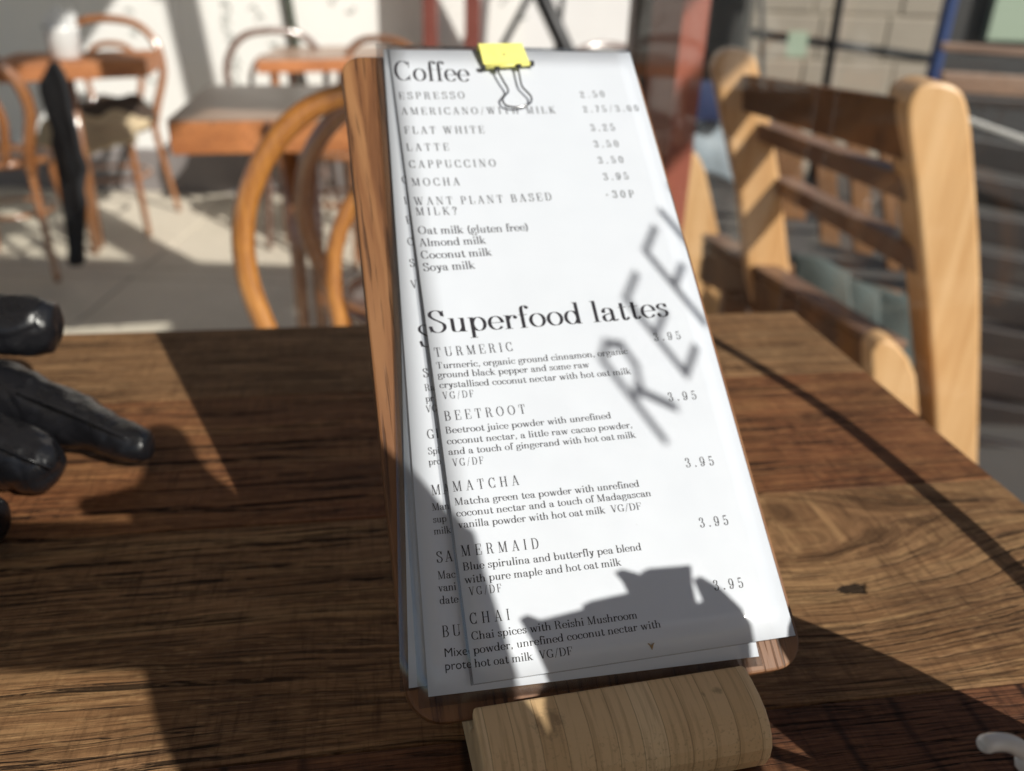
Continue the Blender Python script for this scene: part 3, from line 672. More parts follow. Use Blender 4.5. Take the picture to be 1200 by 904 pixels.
# ------------------------------------------------------------------ a high-contrast serif drawn stroke by stroke
XH = .62
class Pen:
    def __init__(s, thick, thin): s.K, s.T = thick, thin; s.v = []; s.f = []
    def poly(s, pts): b = len(s.v); s.v += pts; s.f.append(tuple(range(b, b + len(pts))))
    def bar(s, x0, y0, x1, y1, w):
        d = Vector((x1 - x0, y1 - y0)); n = Vector((-d.y, d.x)).normalized() * w / 2
        s.poly([(x0 + n.x, y0 + n.y), (x1 + n.x, y1 + n.y), (x1 - n.x, y1 - n.y), (x0 - n.x, y0 - n.y)])
    def curve(s, pts, k=None):
        K = k or s.K; N = len(pts); L = []; R = []
        for i, p in enumerate(pts):
            d = Vector(pts[min(i + 1, N - 1)]) - Vector(pts[max(i - 1, 0)])
            if d.length < 1e-9: continue
            d.normalize(); w = s.T + (K - s.T) * abs(d.y) ** 1.6; n = Vector((-d.y, d.x)) * w / 2
            L.append((p[0] + n.x, p[1] + n.y)); R.append((p[0] - n.x, p[1] - n.y))
        for i in range(len(L) - 1): s.poly([L[i], L[i + 1], R[i + 1], R[i]])
    def do(s, prims):
        for q in prims:
            o, a = q[0], q[1:]
            if o == 'v': s.bar(a[0], a[1], a[0], a[2], s.K)
            elif o == 't': s.bar(a[0], a[1], a[0], a[2], s.T)
            elif o == 'h': s.bar(a[0], a[2], a[1], a[2], s.T)
            elif o == 's': s.bar(a[0] - .12, a[1] + (s.T / 2 if a[1] < .3 else -s.T / 2), a[0] + .12, a[1] + (s.T / 2 if a[1] < .3 else -s.T / 2), s.T)
            elif o == 'l': s.bar(a[0] - .12, a[1] - s.T / 2, a[0], a[1] - s.T / 2, s.T)
            elif o == 'd': s.bar(*a, s.K)
            elif o == 'e': s.bar(*a, s.T * 1.2)
            elif o == 'b':
                r = s.K * (a[2] if len(a) > 2 else .62); s.poly([(a[0] + r * cos(k * pi / 5), a[1] + r * sin(k * pi / 5)) for k in range(10)])
            elif o == 'a':
                cx, cy, rx, ry, a0, a1 = a; n = max(6, int(abs(a1 - a0) / 14))
                s.curve([(cx + rx * cos(radians(a0 + (a1 - a0) * k / n)), cy + ry * sin(radians(a0 + (a1 - a0) * k / n))) for k in range(n + 1)])
            elif o == 'c': s.curve([(p.x, p.y) for p in catmull([(x, y, 0) for x, y in a[0]], 5)])
            elif o == 'r':
                x0, y0, x1, y1 = a; s.poly([(x0, y0), (x1, y0), (x1, y1), (x0, y1)])
O = lambda cx, cy, rx, ry: ('a', cx, cy, rx, ry, 0, 360)
GL = {
 'a': (.56, [('c', [(.10, .47), (.16, .585), (.27, .605), (.36, .55), (.385, .44)]), ('b', .115, .46), ('v', .39, .08, .46), ('c', [(.39, .10), (.42, .015), (.47, .01), (.54, .06)]), ('c', [(.39, .37), (.25, .335), (.125, .27), (.095, .15), (.15, .03), (.25, .012), (.39, .13)])]),
 'b': (.60, [('v', .13, .0, 1.0), ('l', .13, 1.0), O(.33, .31, .19, .30)]),
 'c': (.50, [('a', .28, .31, .20, .30, 40, 325), ('b', .43, .48)]),
 'd': (.60, [('v', .46, .0, 1.0), ('l', .46, 1.0), ('h', .46, .56, .015), O(.26, .31, .19, .30)]),
 'e': (.52, [('a', .27, .31, .20, .30, 0, 325), ('h', .09, .47, .32)]),
 'f': (.34, [('v', .16, 0, .82), ('s', .16, 0), ('h', .04, .32, .60), ('c', [(.16, .80), (.18, .95), (.26, 1.01), (.34, .98)]), ('b', .34, .93)]),
 'g': (.54, [O(.25, .40, .15, .21), ('c', [(.16, .22), (.09, .14), (.12, .06), (.30, .03), (.44, -.02), (.46, -.13), (.36, -.25), (.20, -.26), (.08, -.18), (.10, -.07), (.16, -.01)]), ('c', [(.36, .54), (.42, .60), (.50, .60)]), ('b', .50, .57, .45)]),
 'h': (.62, [('v', .13, 0, 1.0), ('l', .13, 1.0), ('s', .13, 0), ('c', [(.13, .42), (.22, .58), (.35, .60), (.44, .53), (.46, .40)]), ('v', .46, 0, .42), ('s', .46, 0)]),
 'i': (.30, [('v', .15, 0, XH), ('l', .15, XH), ('s', .15, 0), ('b', .15, .88, .72)]),
 'j': (.28, [('v', .15, -.08, XH), ('l', .15, XH), ('c', [(.15, -.06), (.13, -.20), (.05, -.26), (-.03, -.22)]), ('b', -.02, -.18), ('b', .15, .88, .72)]),
 'k': (.60, [('v', .13, 0, 1.0), ('l', .13, 1.0), ('s', .13, 0), ('e', .13, .24, .44, XH), ('s', .45, XH), ('d', .24, .36, .48, .02), ('s', .48, 0)]),
 'l': (.30, [('v', .15, 0, 1.0), ('l', .15, 1.0), ('s', .15, 0)]),
 'm': (.92, [('v', .13, 0, XH), ('l', .13, XH), ('s', .13, 0), ('c', [(.13, .42), (.22, .58), (.34, .60), (.42, .53), (.44, .40)]), ('v', .44, 0, .42), ('s', .44, 0), ('c', [(.44, .42), (.53, .58), (.65, .60), (.73, .53), (.75, .40)]), ('v', .75, 0, .42), ('s', .75, 0)]),
 'n': (.62, [('v', .13, 0, XH), ('l', .13, XH), ('s', .13, 0), ('c', [(.13, .42), (.22, .58), (.35, .60), (.44, .53), (.46, .40)]), ('v', .46, 0, .42), ('s', .46, 0)]),
 'o': (.56, [O(.28, .31, .21, .30)]),
 'p': (.60, [('v', .13, -.30, XH), ('l', .13, XH), ('s', .13, -.30), O(.33, .31, .19, .30)]),
 'q': (.60, [('v', .46, -.30, XH), ('s', .46, -.30), O(.27, .31, .19, .30)]),
 'r': (.44, [('v', .13, 0, XH), ('l', .13, XH), ('s', .13, 0), ('c', [(.13, .40), (.22, .56), (.31, .60), (.38, .56)]), ('b', .375, .51)]),
 's': (.44, [('c', [(.36, .46), (.31, .58), (.20, .61), (.11, .55), (.10, .44), (.20, .35), (.32, .27), (.36, .16), (.30, .04), (.19, .005), (.09, .07), (.07, .18)]), ('e', .37, .44, .37, .62), ('e', .065, .0, .065, .2)]),
 't': (.38, [('v', .17, .12, .80), ('h', .04, .33, .60), ('c', [(.17, .15), (.20, .02), (.27, .01), (.35, .12)])]),
 'u': (.62, [('v', .15, .18, XH), ('l', .15, XH), ('c', [(.15, .2), (.17, .05), (.27, .012), (.38, .05), (.46, .2)]), ('v', .46, 0, XH), ('l', .46, XH), ('h', .46, .57, .015)]),
 'v': (.54, [('d', .12, XH, .28, .0), ('e', .29, .0, .44, XH), ('s', .11, XH), ('s', .44, XH)]),
 'w': (.80, [('d', .12, XH, .26, .0), ('e', .27, .0, .41, XH), ('d', .40, XH, .55, .0), ('e', .56, .0, .70, XH), ('s', .11, XH), ('s', .70, XH)]),
 'x': (.56, [('d', .12, XH, .42, .0), ('e', .12, .0, .42, XH), ('s', .12, XH), ('s', .42, XH), ('s', .12, 0), ('s', .43, 0)]),
 'y': (.54, [('d', .12, XH, .29, .02), ('c', [(.44, XH), (.30, .02), (.22, -.20), (.12, -.26)]), ('b', .10, -.22), ('s', .11, XH), ('s', .44, XH)]),
 'z': (.48, [('h', .08, .40, XH - .02), ('h', .08, .40, .02), ('d', .38, XH - .03, .10, .03), ('e', .09, .6, .08, .46), ('e', .40, .02, .41, .17)]),
 'A': (.74, [('e', .12, 0, .35, 1), ('d', .36, 1, .60, 0), ('h', .18, .53, .33), ('s', .12, 0), ('s', .60, 0)]),
 'B': (.70, [('v', .17, 0, 1), ('h', .06, .34, .985), ('h', .06, .36, .015), ('h', .17, .34, .52), ('a', .34, .75, .19, .235, -90, 90), ('a', .36, .265, .22, .25, -90, 90)]),
 'C': (.74, [('a', .38, .5, .29, .485, 42, 318), ('e', .62, .66, .62, 1.0), ('e', .62, .0, .62, .3)]),
 'D': (.78, [('v', .17, 0, 1), ('h', .06, .36, .985), ('h', .06, .36, .015), ('a', .36, .5, .30, .485, -90, 90)]),
 'E': (.68, [('v', .17, 0, 1), ('h', .06, .58, .985), ('h', .06, .60, .015), ('h', .17, .44, .51), ('e', .58, .99, .585, .72), ('e', .60, .01, .605, .3), ('e', .44, .40, .44, .62)]),
 'F': (.64, [('v', .17, 0, 1), ('h', .06, .56, .985), ('s', .17, 0), ('h', .17, .42, .50), ('e', .56, .99, .565, .72), ('e', .42, .39, .42, .61)]),
 'G': (.80, [('a', .38, .5, .29, .485, 42, 300), ('e', .62, .66, .62, 1.0), ('v', .60, .02, .40), ('s', .60, .41)]),
 'H': (.82, [('v', .17, 0, 1), ('v', .62, 0, 1), ('h', .17, .62, .51), ('s', .17, 0), ('s', .62, 0), ('s', .17, 1), ('s', .62, 1)]),
 'I': (.38, [('v', .18, 0, 1), ('s', .18, 0), ('s', .18, 1)]),
 'K': (.76, [('v', .17, 0, 1), ('s', .17, 0), ('s', .17, 1), ('e', .17, .35, .58, 1), ('d', .32, .56, .62, 0), ('s', .60, 1), ('s', .62, 0)]),
 'L': (.66, [('v', .17, 0, 1), ('s', .17, 1), ('h', .06, .58, .015), ('e', .58, .01, .585, .36)]),
 'M': (.94, [('t', .15, 0, 1), ('d', .18, 1, .43, .02), ('e', .45, .02, .72, 1), ('v', .75, 0, 1), ('s', .15, 0), ('s', .75, 0), ('h', .05, .2, .985), ('h', .72, .86, .985)]),
 'N': (.82, [('t', .15, 0, 1), ('d', .17, 1, .62, .02), ('t', .64, 0, 1), ('s', .15, 0), ('h', .04, .2, .985), ('s', .64, 1)]),
 'O': (.82, [O(.40, .5, .31, .485)]),
 'P': (.66, [('v', .17, 0, 1), ('s', .17, 0), ('h', .06, .34, .985), ('h', .17, .34, .46), ('a', .34, .722, .21, .262, -90, 90)]),
 'R': (.76, [('v', .17, 0, 1), ('s', .17, 0), ('h', .06, .34, .985), ('h', .17, .34, .50), ('a', .34, .742, .20, .242, -90, 90), ('c', [(.36, .50), (.48, .42), (.53, .25), (.55, .06), (.62, .01), (.70, .06)])]),
 'S': (.62, [('c', [(.50, .74), (.44, .93), (.29, .99), (.15, .91), (.12, .75), (.22, .61), (.40, .47), (.51, .35), (.51, .17), (.40, .03), (.25, .01), (.13, .10), (.09, .28)]), ('e', .52, .70, .52, .98), ('e', .085, .02, .085, .30)]),
 'T': (.72, [('v', .35, 0, 1), ('s', .35, 0), ('h', .08, .62, .985), ('e', .08, .99, .07, .70), ('e', .62, .99, .63, .70)]),
 'U': (.80, [('v', .17, .3, 1), ('s', .17, 1), ('c', [(.17, .32), (.20, .10), (.34, .015), (.50, .04), (.60, .14), (.62, .34)]), ('t', .62, .3, 1), ('s', .62, 1)]),
 'V': (.74, [('d', .14, 1, .36, 0), ('e', .37, 0, .60, 1), ('s', .13, 1), ('s', .60, 1)]),
 'W': (1.06, [('d', .13, 1, .32, 0), ('e', .33, 0, .51, 1), ('d', .49, 1, .69, 0), ('e', .70, 0, .90, 1), ('s', .12, 1), ('s', .50, 1), ('s', .90, 1)]),
 '0': (.62, [O(.30, .5, .20, .485)]),
 '1': (.5, [('v', .25, 0, 1), ('s', .25, 0), ('l', .25, 1)]),
 '2': (.60, [('c', [(.12, .76), (.17, .93), (.30, .985), (.44, .90), (.46, .72), (.36, .52), (.20, .30), (.10, .06)]), ('b', .14, .74), ('r', .10, 0, .50, .09), ('e', .49, .02, .51, .26)]),
 '3': (.60, [('c', [(.12, .80), (.18, .95), (.30, .985), (.43, .90), (.43, .68), (.32, .54), (.24, .52)]), ('c', [(.24, .52), (.40, .48), (.49, .34), (.46, .12), (.30, .01), (.17, .04), (.11, .18)]), ('b', .14, .78), ('b', .13, .2)]),
 '5': (.60, [('r', .14, .88, .46, 1.0), ('e', .14, .98, .13, .5), ('c', [(.13, .50), (.26, .60), (.40, .58), (.49, .42), (.46, .14), (.30, .01), (.17, .04), (.11, .18)]), ('b', .13, .2)]),
 '7': (.56, [('r', .10, .88, .50, 1.0), ('d', .48, .9, .22, 0)]),
 '9': (.62, [('a', .30, .66, .19, .32, 0, 360), ('c', [(.49, .66), (.48, .34), (.38, .06), (.24, .01), (.14, .08), (.13, .2)]), ('b', .15, .2)]),
 '.': (.28, [('b', .14, .07, .7)]), ',': (.28, [('b', .14, .07, .7), ('e', .18, .06, .10, -.14)]),
 '/': (.46, [('e', .06, -.1, .38, 1.05)]), '?': (.52, [('c', [(.10, .76), (.16, .93), (.27, .985), (.40, .90), (.42, .72), (.30, .52), (.25, .30)]), ('b', .12, .76), ('b', .25, .07, .7)]),
 '(': (.34, [('a', .42, .42, .28, .62, 120, 240)]), ')': (.34, [('a', -.08, .42, .28, .62, -60, 60)]),
 '+': (.56, [('h', .10, .46, .40), ('t', .28, .22, .58)]), ' ': (.30, []),
}
def text_mesh(name, txt, x0, y0, x1, y1, cap, parent, off, big=False, track=True, Z=None):
    """one printed line lying in the parent's plane, baseline from (x0,y0) to (x1,y1), cap height cap"""
    pen = Pen(.118 if not big else .112, .042 if not big else .026)
    L = sqrt((x1 - x0) ** 2 + (y1 - y0) ** 2); adv = [GL[c][0] for c in txt]
    nat = sum(adv) * cap; n = len(txt)
    if track: tr = (L - nat) / (n - 1) if n > 1 else 0; sx = 1
    else: tr = 0; sx = L / nat
    V = []; F = []; cx = 0
    for c, a in zip(txt, adv):
        pen.v, pen.f = [], []; pen.do(GL[c][1]); b = len(V)
        V += [(cx + px_ * cap * sx, py_ * cap) for px_, py_ in pen.v]; F += [tuple(b + i for i in f) for f in pen.f]
        cx += a * cap * sx + tr
    ca, sa = (x1 - x0) / L, (y1 - y0) / L
    V3 = [(x0 + x * ca - y * sa, y0 + x * sa + y * ca, off(x0 + x * ca - y * sa, y0 + x * sa + y * ca)) for x, y in V]
    me = bpy.data.meshes.new(name); me.from_pydata(V3, [], F)
    bm = bmesh.new(); bm.from_mesh(me)
    for f in bm.faces:
        if f.normal.z < 0: f.normal_flip()
    bm.to_mesh(me); bm.free()
    return link(name, me, parent, M['ink'])

# ------------------------------------------------------------------ the dining table: planks across, x along the planks, y towards the far edge
T0 = onz(930, 365); TG = radians(9.6)
tb = thing('dining_table', 'wooden dining table of dark reclaimed planks carrying the menu clipboard', 'table', T0, TG)
TW = 1.25; ed = [0, -.135, -.302, -.47, -.62, -.74]
for i in range(5):
    mb = MB(); mb.box((-TW, ed[i + 1] + .0003, -.032), (0, ed[i] - .0003, 0)); mb.build('tabletop_plank', M['plank%d' % i], tb, bevel=.0012, seg=2)
mb = MB(); mb.tube([(-TW / 2, -.37, -.70), (-TW / 2, -.37, -.032)], .035, 16); mb.build('column', M['black_iron'], tb)
for k in range(4):
    a = pi / 4 + k * pi / 2; mb = MB(); mb.tube([(-TW / 2, -.37, -.70), (-TW / 2 + .3 * cos(a), -.37 + .3 * sin(a), -.765)], [.022, .012], 8); mb.build('foot', M['black_iron'], tb)

# ------------------------------------------------------------------ clipboard frame
AH = radians(13.84); INC = radians(38.6)
AX = Vector((cos(AH), sin(AH), 0)); UX = Vector((-sin(AH) * cos(INC), cos(AH) * cos(INC), sin(INC))); NX = AX.cross(UX)
P0 = onz(711, 804, ZT + .0333)
MF = Matrix(((AX.x, UX.x, NX.x, P0.x), (AX.y, UX.y, NX.y, P0.y), (AX.z, UX.z, NX.z, P0.z), (0, 0, 0, 1)))
def loc(u, v, zf):
    z = 0
    for _ in range(6):
        p = onp(u, v, P0 + NX * z, NX) - P0; x, y = p.dot(AX), p.dot(UX); z = zf(x, y) if callable(zf) else zf
    return x, y
def framed(name, label, cat, group=None):
    t = thing(name, label, cat, group=group); t.matrix_world = MF; return t
cl = lambda v, a=0, b=1: max(a, min(b, v))
def curl(x, y, k): return .6 * k * cl(-x / .06) ** 2 * sin(pi * cl((y + .02) / .36))
zf_front = lambda x, y: .00035 * sin(24 * y + 26 * x) + .0004 - .0020 * cl(y / .35) + curl(x + .0, y, .0042)
zf_mid = lambda x, y: -.0014 - .0010 * cl(y / .35) + curl(x + .02, y, .0012)
zf_back = lambda x, y: -.0028 - .0002 * cl(y / .35)
ZB = -.0040
bx0 = sum(loc(u, v, ZB)[0] for u, v in ((406, 110), (430, 340), (457, 700))) / 3
bx1 = sum(loc(u, v, ZB)[0] for u, v in ((752, 100), (800, 240), (934, 770))) / 3
by1 = loc(430, 66, ZB)[1]; by0 = loc(510, 850, ZB)[1]
by0 = max(by0, -.009)
def rounded(x0, y0, x1, y1, rs, n=6):
    pts = []
    for (cx, cy, a0, r) in ((x1, y0, -90, rs[0]), (x1, y1, 0, rs[1]), (x0, y1, 90, rs[2]), (x0, y0, 180, rs[3])):
        ox = cx - r if cx == x1 else cx + r; oy = cy - r if cy == y1 else cy + r
        for k in range(n + 1): a = radians(a0 + 90 * k / n); pts.append((ox + r * cos(a), oy + r * sin(a)))
    return pts
bd_ = framed('clipboard', 'rounded oak clipboard leaning back in a bamboo stand, holding the menu sheets', 'clipboard')
mb = MB(); mb.prism([(x, y, ZB - .010) for x, y in rounded(bx0, by0, bx1, by1, (.014, .018, .012, .016))], (0, 0, .010)); mb.build('board', M['board'], bd_, bevel=.0012, seg=2)

# stand
st = thing('menu_stand', 'laminated bamboo block with a slot, holding up the clipboard', 'stand', (P0.x, P0.y, ZT))
FG = Vector((sin(AH), -cos(AH), 0))
st.matrix_world = Matrix(((AX.x, -FG.x, 0, P0.x), (AX.y, -FG.y, 0, P0.y), (0, 0, 1, ZT + .0004), (0, 0, 0, 1)))
prof = [(0, .0333), (.008, .0327), (.0155, .0315), (.0215, .0295), (.026, .0265), (.0295, .0225), (.0312, .018), (.0312, .012), (.0295, .0065), (.026, .0025), (.022, 0), (-.052, 0), (-.046, .046), (-.041, .0458), (-.0042, .0165), (.0036, .0252)]
mb = MB(); mb.prism([(-.0567, -f, z) for f, z in prof], (.1185, 0, 0)); so_ = mb.build('bamboo_block', M['bamboo'], st, bevel=.0016, seg=2)
# bamboo texture wants +y towards the viewer
for m_ in [M['bamboo']]:
    for nd in m_.node_tree.nodes:
        if nd.bl_idname == 'ShaderNodeTexCoord': tcn = nd
    mp = m_.node_tree.nodes.new('ShaderNodeMapping'); mp.inputs['Scale'].default_value = (1, -1, 1)
    for lk in list(m_.node_tree.links):
        if lk.from_node == tcn and lk.to_node != mp: m_.node_tree.links.new(mp.outputs[0], lk.to_socket)
    m_.node_tree.links.new(tcn.outputs['Object'], mp.inputs[0])

# ------------------------------------------------------------------ menu sheets
def sheet(label, c, zf, margins):
    """c: local xy corners TL TR BR BL of the paper"""
    t = framed('menu_sheet', label, 'menu', 'laminated menu sheets on the clipboard')
    def grid(cs, dz, nx, ny, name, mat, th):
        TL, TR, BR, BL = [Vector((p[0], p[1], 0)) for p in cs]; vs = []
        for j in range(ny + 1):
            for i in range(nx + 1):
                a, b = i / nx, j / ny; p = (BL * (1 - a) + BR * a) * (1 - b) + (TL * (1 - a) + TR * a) * b
                vs.append((p.x, p.y, zf(p.x, p.y) + dz))
        mb = MB(); mb.add(vs, [(j * (nx + 1) + i, j * (nx + 1) + i + 1, (j + 1) * (nx + 1) + i + 1, (j + 1) * (nx + 1) + i) for j in range(ny) for i in range(nx)], True)
        o = mb.build(name, mat, t); md = o.modifiers.new('thick', 'SOLIDIFY'); md.thickness = th; md.offset = 0; return o
    grid(c, .00018, 14, 24, 'paper', M['paper'], .00016)
    TL, TR, BR, BL = [Vector((p[0], p[1])) for p in c]; m = margins
    ux = (TR - TL).normalized(); uy = (TL - BL).normalized()
    f = [TL - ux * m[0] + uy * m[1], TR + ux * m[2] + uy * m[1], BR + ux * m[2] - uy * m[3], BL - ux * m[0] - uy * m[3]]
    grid([(p.x, p.y) for p in f], .00000, 14, 24, 'laminate_film', M['film'], .0001)
    return t
zF = zf_front
cF = [loc(456, 59, zF), loc(738, 62, zF), loc(932, 745, zF), loc(555, 802, zF)]
wF = Vector((cF[2][0] - cF[3][0], cF[2][1] - cF[3][1]))
bl, tl = loc(502, 817, zf_mid), loc(449, 58, zf_mid); br = loc(861, 773, zf_mid)
dv = Vector((br[0] - bl[0], br[1] - bl[1])).normalized() * wF.length
cM = [tl, (tl[0] + dv.x, tl[1] + dv.y), (bl[0] + dv.x, bl[1] + dv.y), bl]
bl2, tl2 = loc(479, 807, zf_back), loc(463, 60, zf_back)
dv2 = Vector((wF.length * .998, wF.length * .02))
cB = [tl2, (tl2[0] + dv2.x - .006, tl2[1] - .001), (bl2[0] + dv2.x, bl2[1] + dv2.y * .2), bl2]
s_back = sheet('rearmost laminated menu sheet, only its white left strip showing', cB, zf_back, (.0035, .0, .002, .001))
s_mid = sheet('middle laminated menu sheet, showing only the first letters of its lines', cM, zf_mid, (.004, .004, .001, .004))
s_front = sheet('front laminated menu sheet listing Coffee and Superfood lattes', cF, zf_front, (.0012, .0035, .0004, .0004))

def line(txt, x0, y0, x1, y1, cap, sheet_=None, zf=None, big=False, track=None):
    zf = zf or zf_front; sheet_ = sheet_ or s_front
    a = loc(x0, y0, zf); b = loc(x1, y1, zf); t = loc(x0, y0 - cap, zf)
    ch = sqrt((t[0] - a[0]) ** 2 + (t[1] - a[1]) ** 2)
    if track is None: track = txt.upper() == txt
    text_mesh('printed_line', txt, a[0], a[1], b[0], b[1], ch, sheet_, lambda x, y: zf(x, y) + .00032, big, track)
line('Coffee', 462, 95, 551.5, 96.5, 23, big=True, track=False)
for t_, x0, y0, x1, y1, c_ in (
    ('ESPRESSO', 467.5, 117, 545.5, 116.3, 8.2), ('AMERICANO/WITH MILK', 470.5, 135, 651.5, 133.5, 8.2), ('FLAT WHITE', 474, 157.5, 568.5, 156.8, 8.6),
    ('LATTE', 476.5, 177.5, 527, 177, 8.6), ('CAPPUCCINO', 479.5, 197.5, 582, 195.8, 8.8), ('MOCHA', 482.5, 218.5, 539.5, 217.8, 9), ('WANT PLANT BASED', 485.5, 241, 647.5, 235.3, 9.2),
    ('MILK?', 487.5, 253, 536.5, 252, 9.2),
    ('Oat milk (gluten free)', 490, 275, 620, 270.7, 9.2), ('Almond milk', 491.5, 289.5, 570, 286, 9.2), ('Coconut milk', 493.5, 304, 577, 300, 9.2), ('Soya milk', 496, 318.5, 557.5, 315.3, 9.4),
    ('2.50', 680.5, 115.3, 709.5, 114.3, 7.2), ('2.75/3.00', 684, 132.3, 749.5, 131, 7.2), ('3.25', 692.5, 154.3, 721.5, 153.7, 7.8), ('3.50', 696.5, 173.4, 726, 172.8, 7.8),
    ('3.50', 701.5, 192.4, 731.5, 191.4, 7.8), ('3.95', 707.5, 211.8, 737.5, 210.8, 8.2), ('+30P', 709, 232.7, 744, 232.2, 8.6)):
    line(t_, x0, y0, x1, y1, c_)
line('Superfood lattes', 502, 391, 785.5, 371, 26, big=True, track=False)
for t_, x0, y0, x1, y1, c_ in (
    ('TURMERIC', 509.5, 419, 602, 411.7, 10.8), ('3.95', 766.5, 400.3, 798.5, 398, 9.2),
    ('Turmeric, organic ground cinnamon, organic', 511.5, 432.8, 736, 415.2, 7.8), ('ground black pepper and some raw', 513, 443.6, 691, 431, 7.8),
    ('crystallised coconut nectar with hot oat milk', 515, 455.5, 740, 438.7, 7.8), ('VG/DF', 519, 468.4, 556, 465.7, 8.4),
    ('BEETROOT', 521, 493.8, 617, 485, 11.3), ('3.95', 783.5, 470.8, 817, 468.3, 10),
    ('Beetroot juice powder with unrefined', 522, 508.8, 716.5, 490.7, 8), ('coconut nectar, a little raw cacao powder,', 523.7, 521.4, 741.5, 501.7, 8),
    ('and a touch of gingerand with hot oat milk', 525.5, 533.8, 745.5, 513.3, 8), ('VG/DF', 530.5, 547, 567.5, 544, 8.8),
    ('MATCHA', 530.7, 576.8, 609, 568.7, 12), ('3.95', 803.7, 548.4, 837.5, 545.6, 10.8),
    ('Matcha green tea powder with unrefined', 532.7, 592.8, 749.5, 570.7, 8.6), ('coconut nectar and a touch of Madagascan', 534.7, 606.2, 763.5, 581.7, 8.6),
    ('vanilla powder with hot oat milk  VG/DF', 537, 619.5, 752.5, 597.3, 8.8),
    ('MERMAID', 540.5, 652.6, 632.5, 643, 12.8), ('3.95', 820.2, 618.9, 854.5, 615.3, 11.4),
    ('Blue spirulina and butterfly pea blend', 542.3, 669.2, 752, 645, 9.4), ('with pure maple and hot oat milk', 544.5, 684.3, 728.5, 663, 9.4), ('VG/DF', 549.8, 698.4, 588.5, 694, 9.8),
    ('CHAI', 550.6, 732.2, 598.5, 726.7, 13.4), ('3.95', 836.8, 692.6, 872, 688.8, 12),
    ('Chai spices with Reishi Mushroom', 552.4, 750.6, 747.5, 725, 9.8), ('powder, unrefined coconut nectar with', 554.8, 766.8, 775, 735.4, 9.8),
    ('hot oat milk  VG/DF', 556.2, 782.6, 671.8, 767.5, 10)):
    line(t_, x0, y0, x1, y1, c_)
# first letters on the middle sheet
def frag(txt, x, y, cap, big=False, tr=1.0):
    nat = sum(GL[c][0] for c in txt) * cap * 1.12 * tr; line(txt, x, y, x + nat, y - nat * .10, cap, s_mid, zf_mid, big, False if big or txt.upper() != txt else True)
for t_, x, y, c_ in (('C', 471.5, 216, 8.5), ('I', 474, 240, 8.5), ('E', 476.3, 263, 8.8), ('C', 478, 288.5, 9), ('S', 480.5, 313.5, 9), ('V', 482, 338.5, 9.2),
                     ('S', 496, 443, 10.5), ('Ra', 498, 459, 8), ('pr', 499, 471.5, 8), ('VG', 499.5, 484, 8), ('GI', 500.8, 515, 11), ('Spi', 501.7, 533.3, 8.2), ('pro', 502.5, 545.8, 8.2),
                     ('MA', 505.7, 581, 12), ('Man', 506.5, 599, 8.6), ('sup', 507.6, 613.3, 8.6), ('milk', 508.6, 627, 8.6), ('SA', 511.5, 660, 13), ('Mac', 513, 679.3, 9.4), ('vani', 513.8, 693.8, 9.4), ('date', 515.3, 708.6, 9.6), ('BU', 518, 747.3, 13.5)):
    frag(t_, x, y, c_)
frag('Su', 491.7, 408, 26, True)
# the two sans-serif fragments at the foot of the middle sheet
for t_, x, y in (('Mixed', 520.3, 770.5), ('protein', 521.2, 786)):
    cu = bpy.data.curves.new('sans', 'FONT'); cu.body = t_; to = bpy.data.objects.new('sans', cu); COL.objects.link(to)
    bpy.context.view_layer.update(); me = bpy.data.meshes.new_from_object(to); bpy.data.objects.remove(to)
    a = loc(x, y, zf_mid); b = loc(x + 10, y - 1, zf_mid); ang = math.atan2(b[1] - a[1], b[0] - a[0]); c = loc(x, y - 10.5, zf_mid); sc = (c[1] - a[1]) / .70
    for v_ in me.vertices:
        X_, Y_ = v_.co.x * sc, v_.co.y * sc; gx, gy = a[0] + X_ * cos(ang) - Y_ * sin(ang), a[1] + X_ * sin(ang) + Y_ * cos(ang); v_.co = (gx, gy, zf_mid(gx, gy) + .00032)
    link('printed_line', me, s_mid, M['ink'])
# a small fleck of dried food on the front sheet
fx = loc(763, 758, zf_front); t = framed('food_fleck', 'tiny tan crumb stuck near the bottom of the front menu sheet', 'crumb')
mb = MB(); mb.prism([(fx[0] + a, fx[1] + b, zf_front(*fx) + .0003) for a, b in ((-.0014, .0014), (-.0006, .0004), (0, -.0014), (.0008, .0003), (.0016, .0013), (.0007, .001), (.0001, .0002), (-.0008, .0013))], (0, 0, .0005)); mb.build('crumb_piece', plain('tan_crumb', (.33, .22, .10), .8), t)

# ------------------------------------------------------------------ binder clip
cp = framed('binder_clip', 'worn yellow binder clip with silver wire handle at the top of the menu', 'clip')
xa, ya = loc(567.5, 81, .001); xb, yb_ = loc(621, 76.5, .001); xt, yt = loc(560, 52, .0045); xt2, yt2 = loc(611.5, 51.5, .0045)
zt_ = .0045; zbk = ZB - .018
P = [Vector((xa, ya, .0012)), Vector((xb, yb_, .0012)), Vector((xt2, yt2, zt_)), Vector((xt, yt, zt_))]
mb = MB(); mb.prism(P, (0, 0, .0007)); mb.build('front_jaw', M['yellow'], cp, bevel=.0002, seg=1)
mb = MB(); mb.prism([P[3], P[2], Vector((xt2, yt2 - .001, zbk)), Vector((xt, yt - .001, zbk))], (0, .0007, 0)); mb.build('spine', M['yellow'], cp, bevel=.0002, seg=1)
mb = MB(); mb.prism([Vector((xt, yt, zbk)), Vector((xt2, yt2, zbk)), Vector((xb, yb_, ZB - .0112)), Vector((xa, ya, ZB - .0112))], (0, 0, -.0007)); mb.build('back_jaw', M['yellow'], cp)
mb = MB(); mb.tube([P[0] + Vector((-.001, 0, .001)), P[1] + Vector((.001, 0, .001))], .0013, 10); mb.build('rolled_lip', M['yellow'], cp)
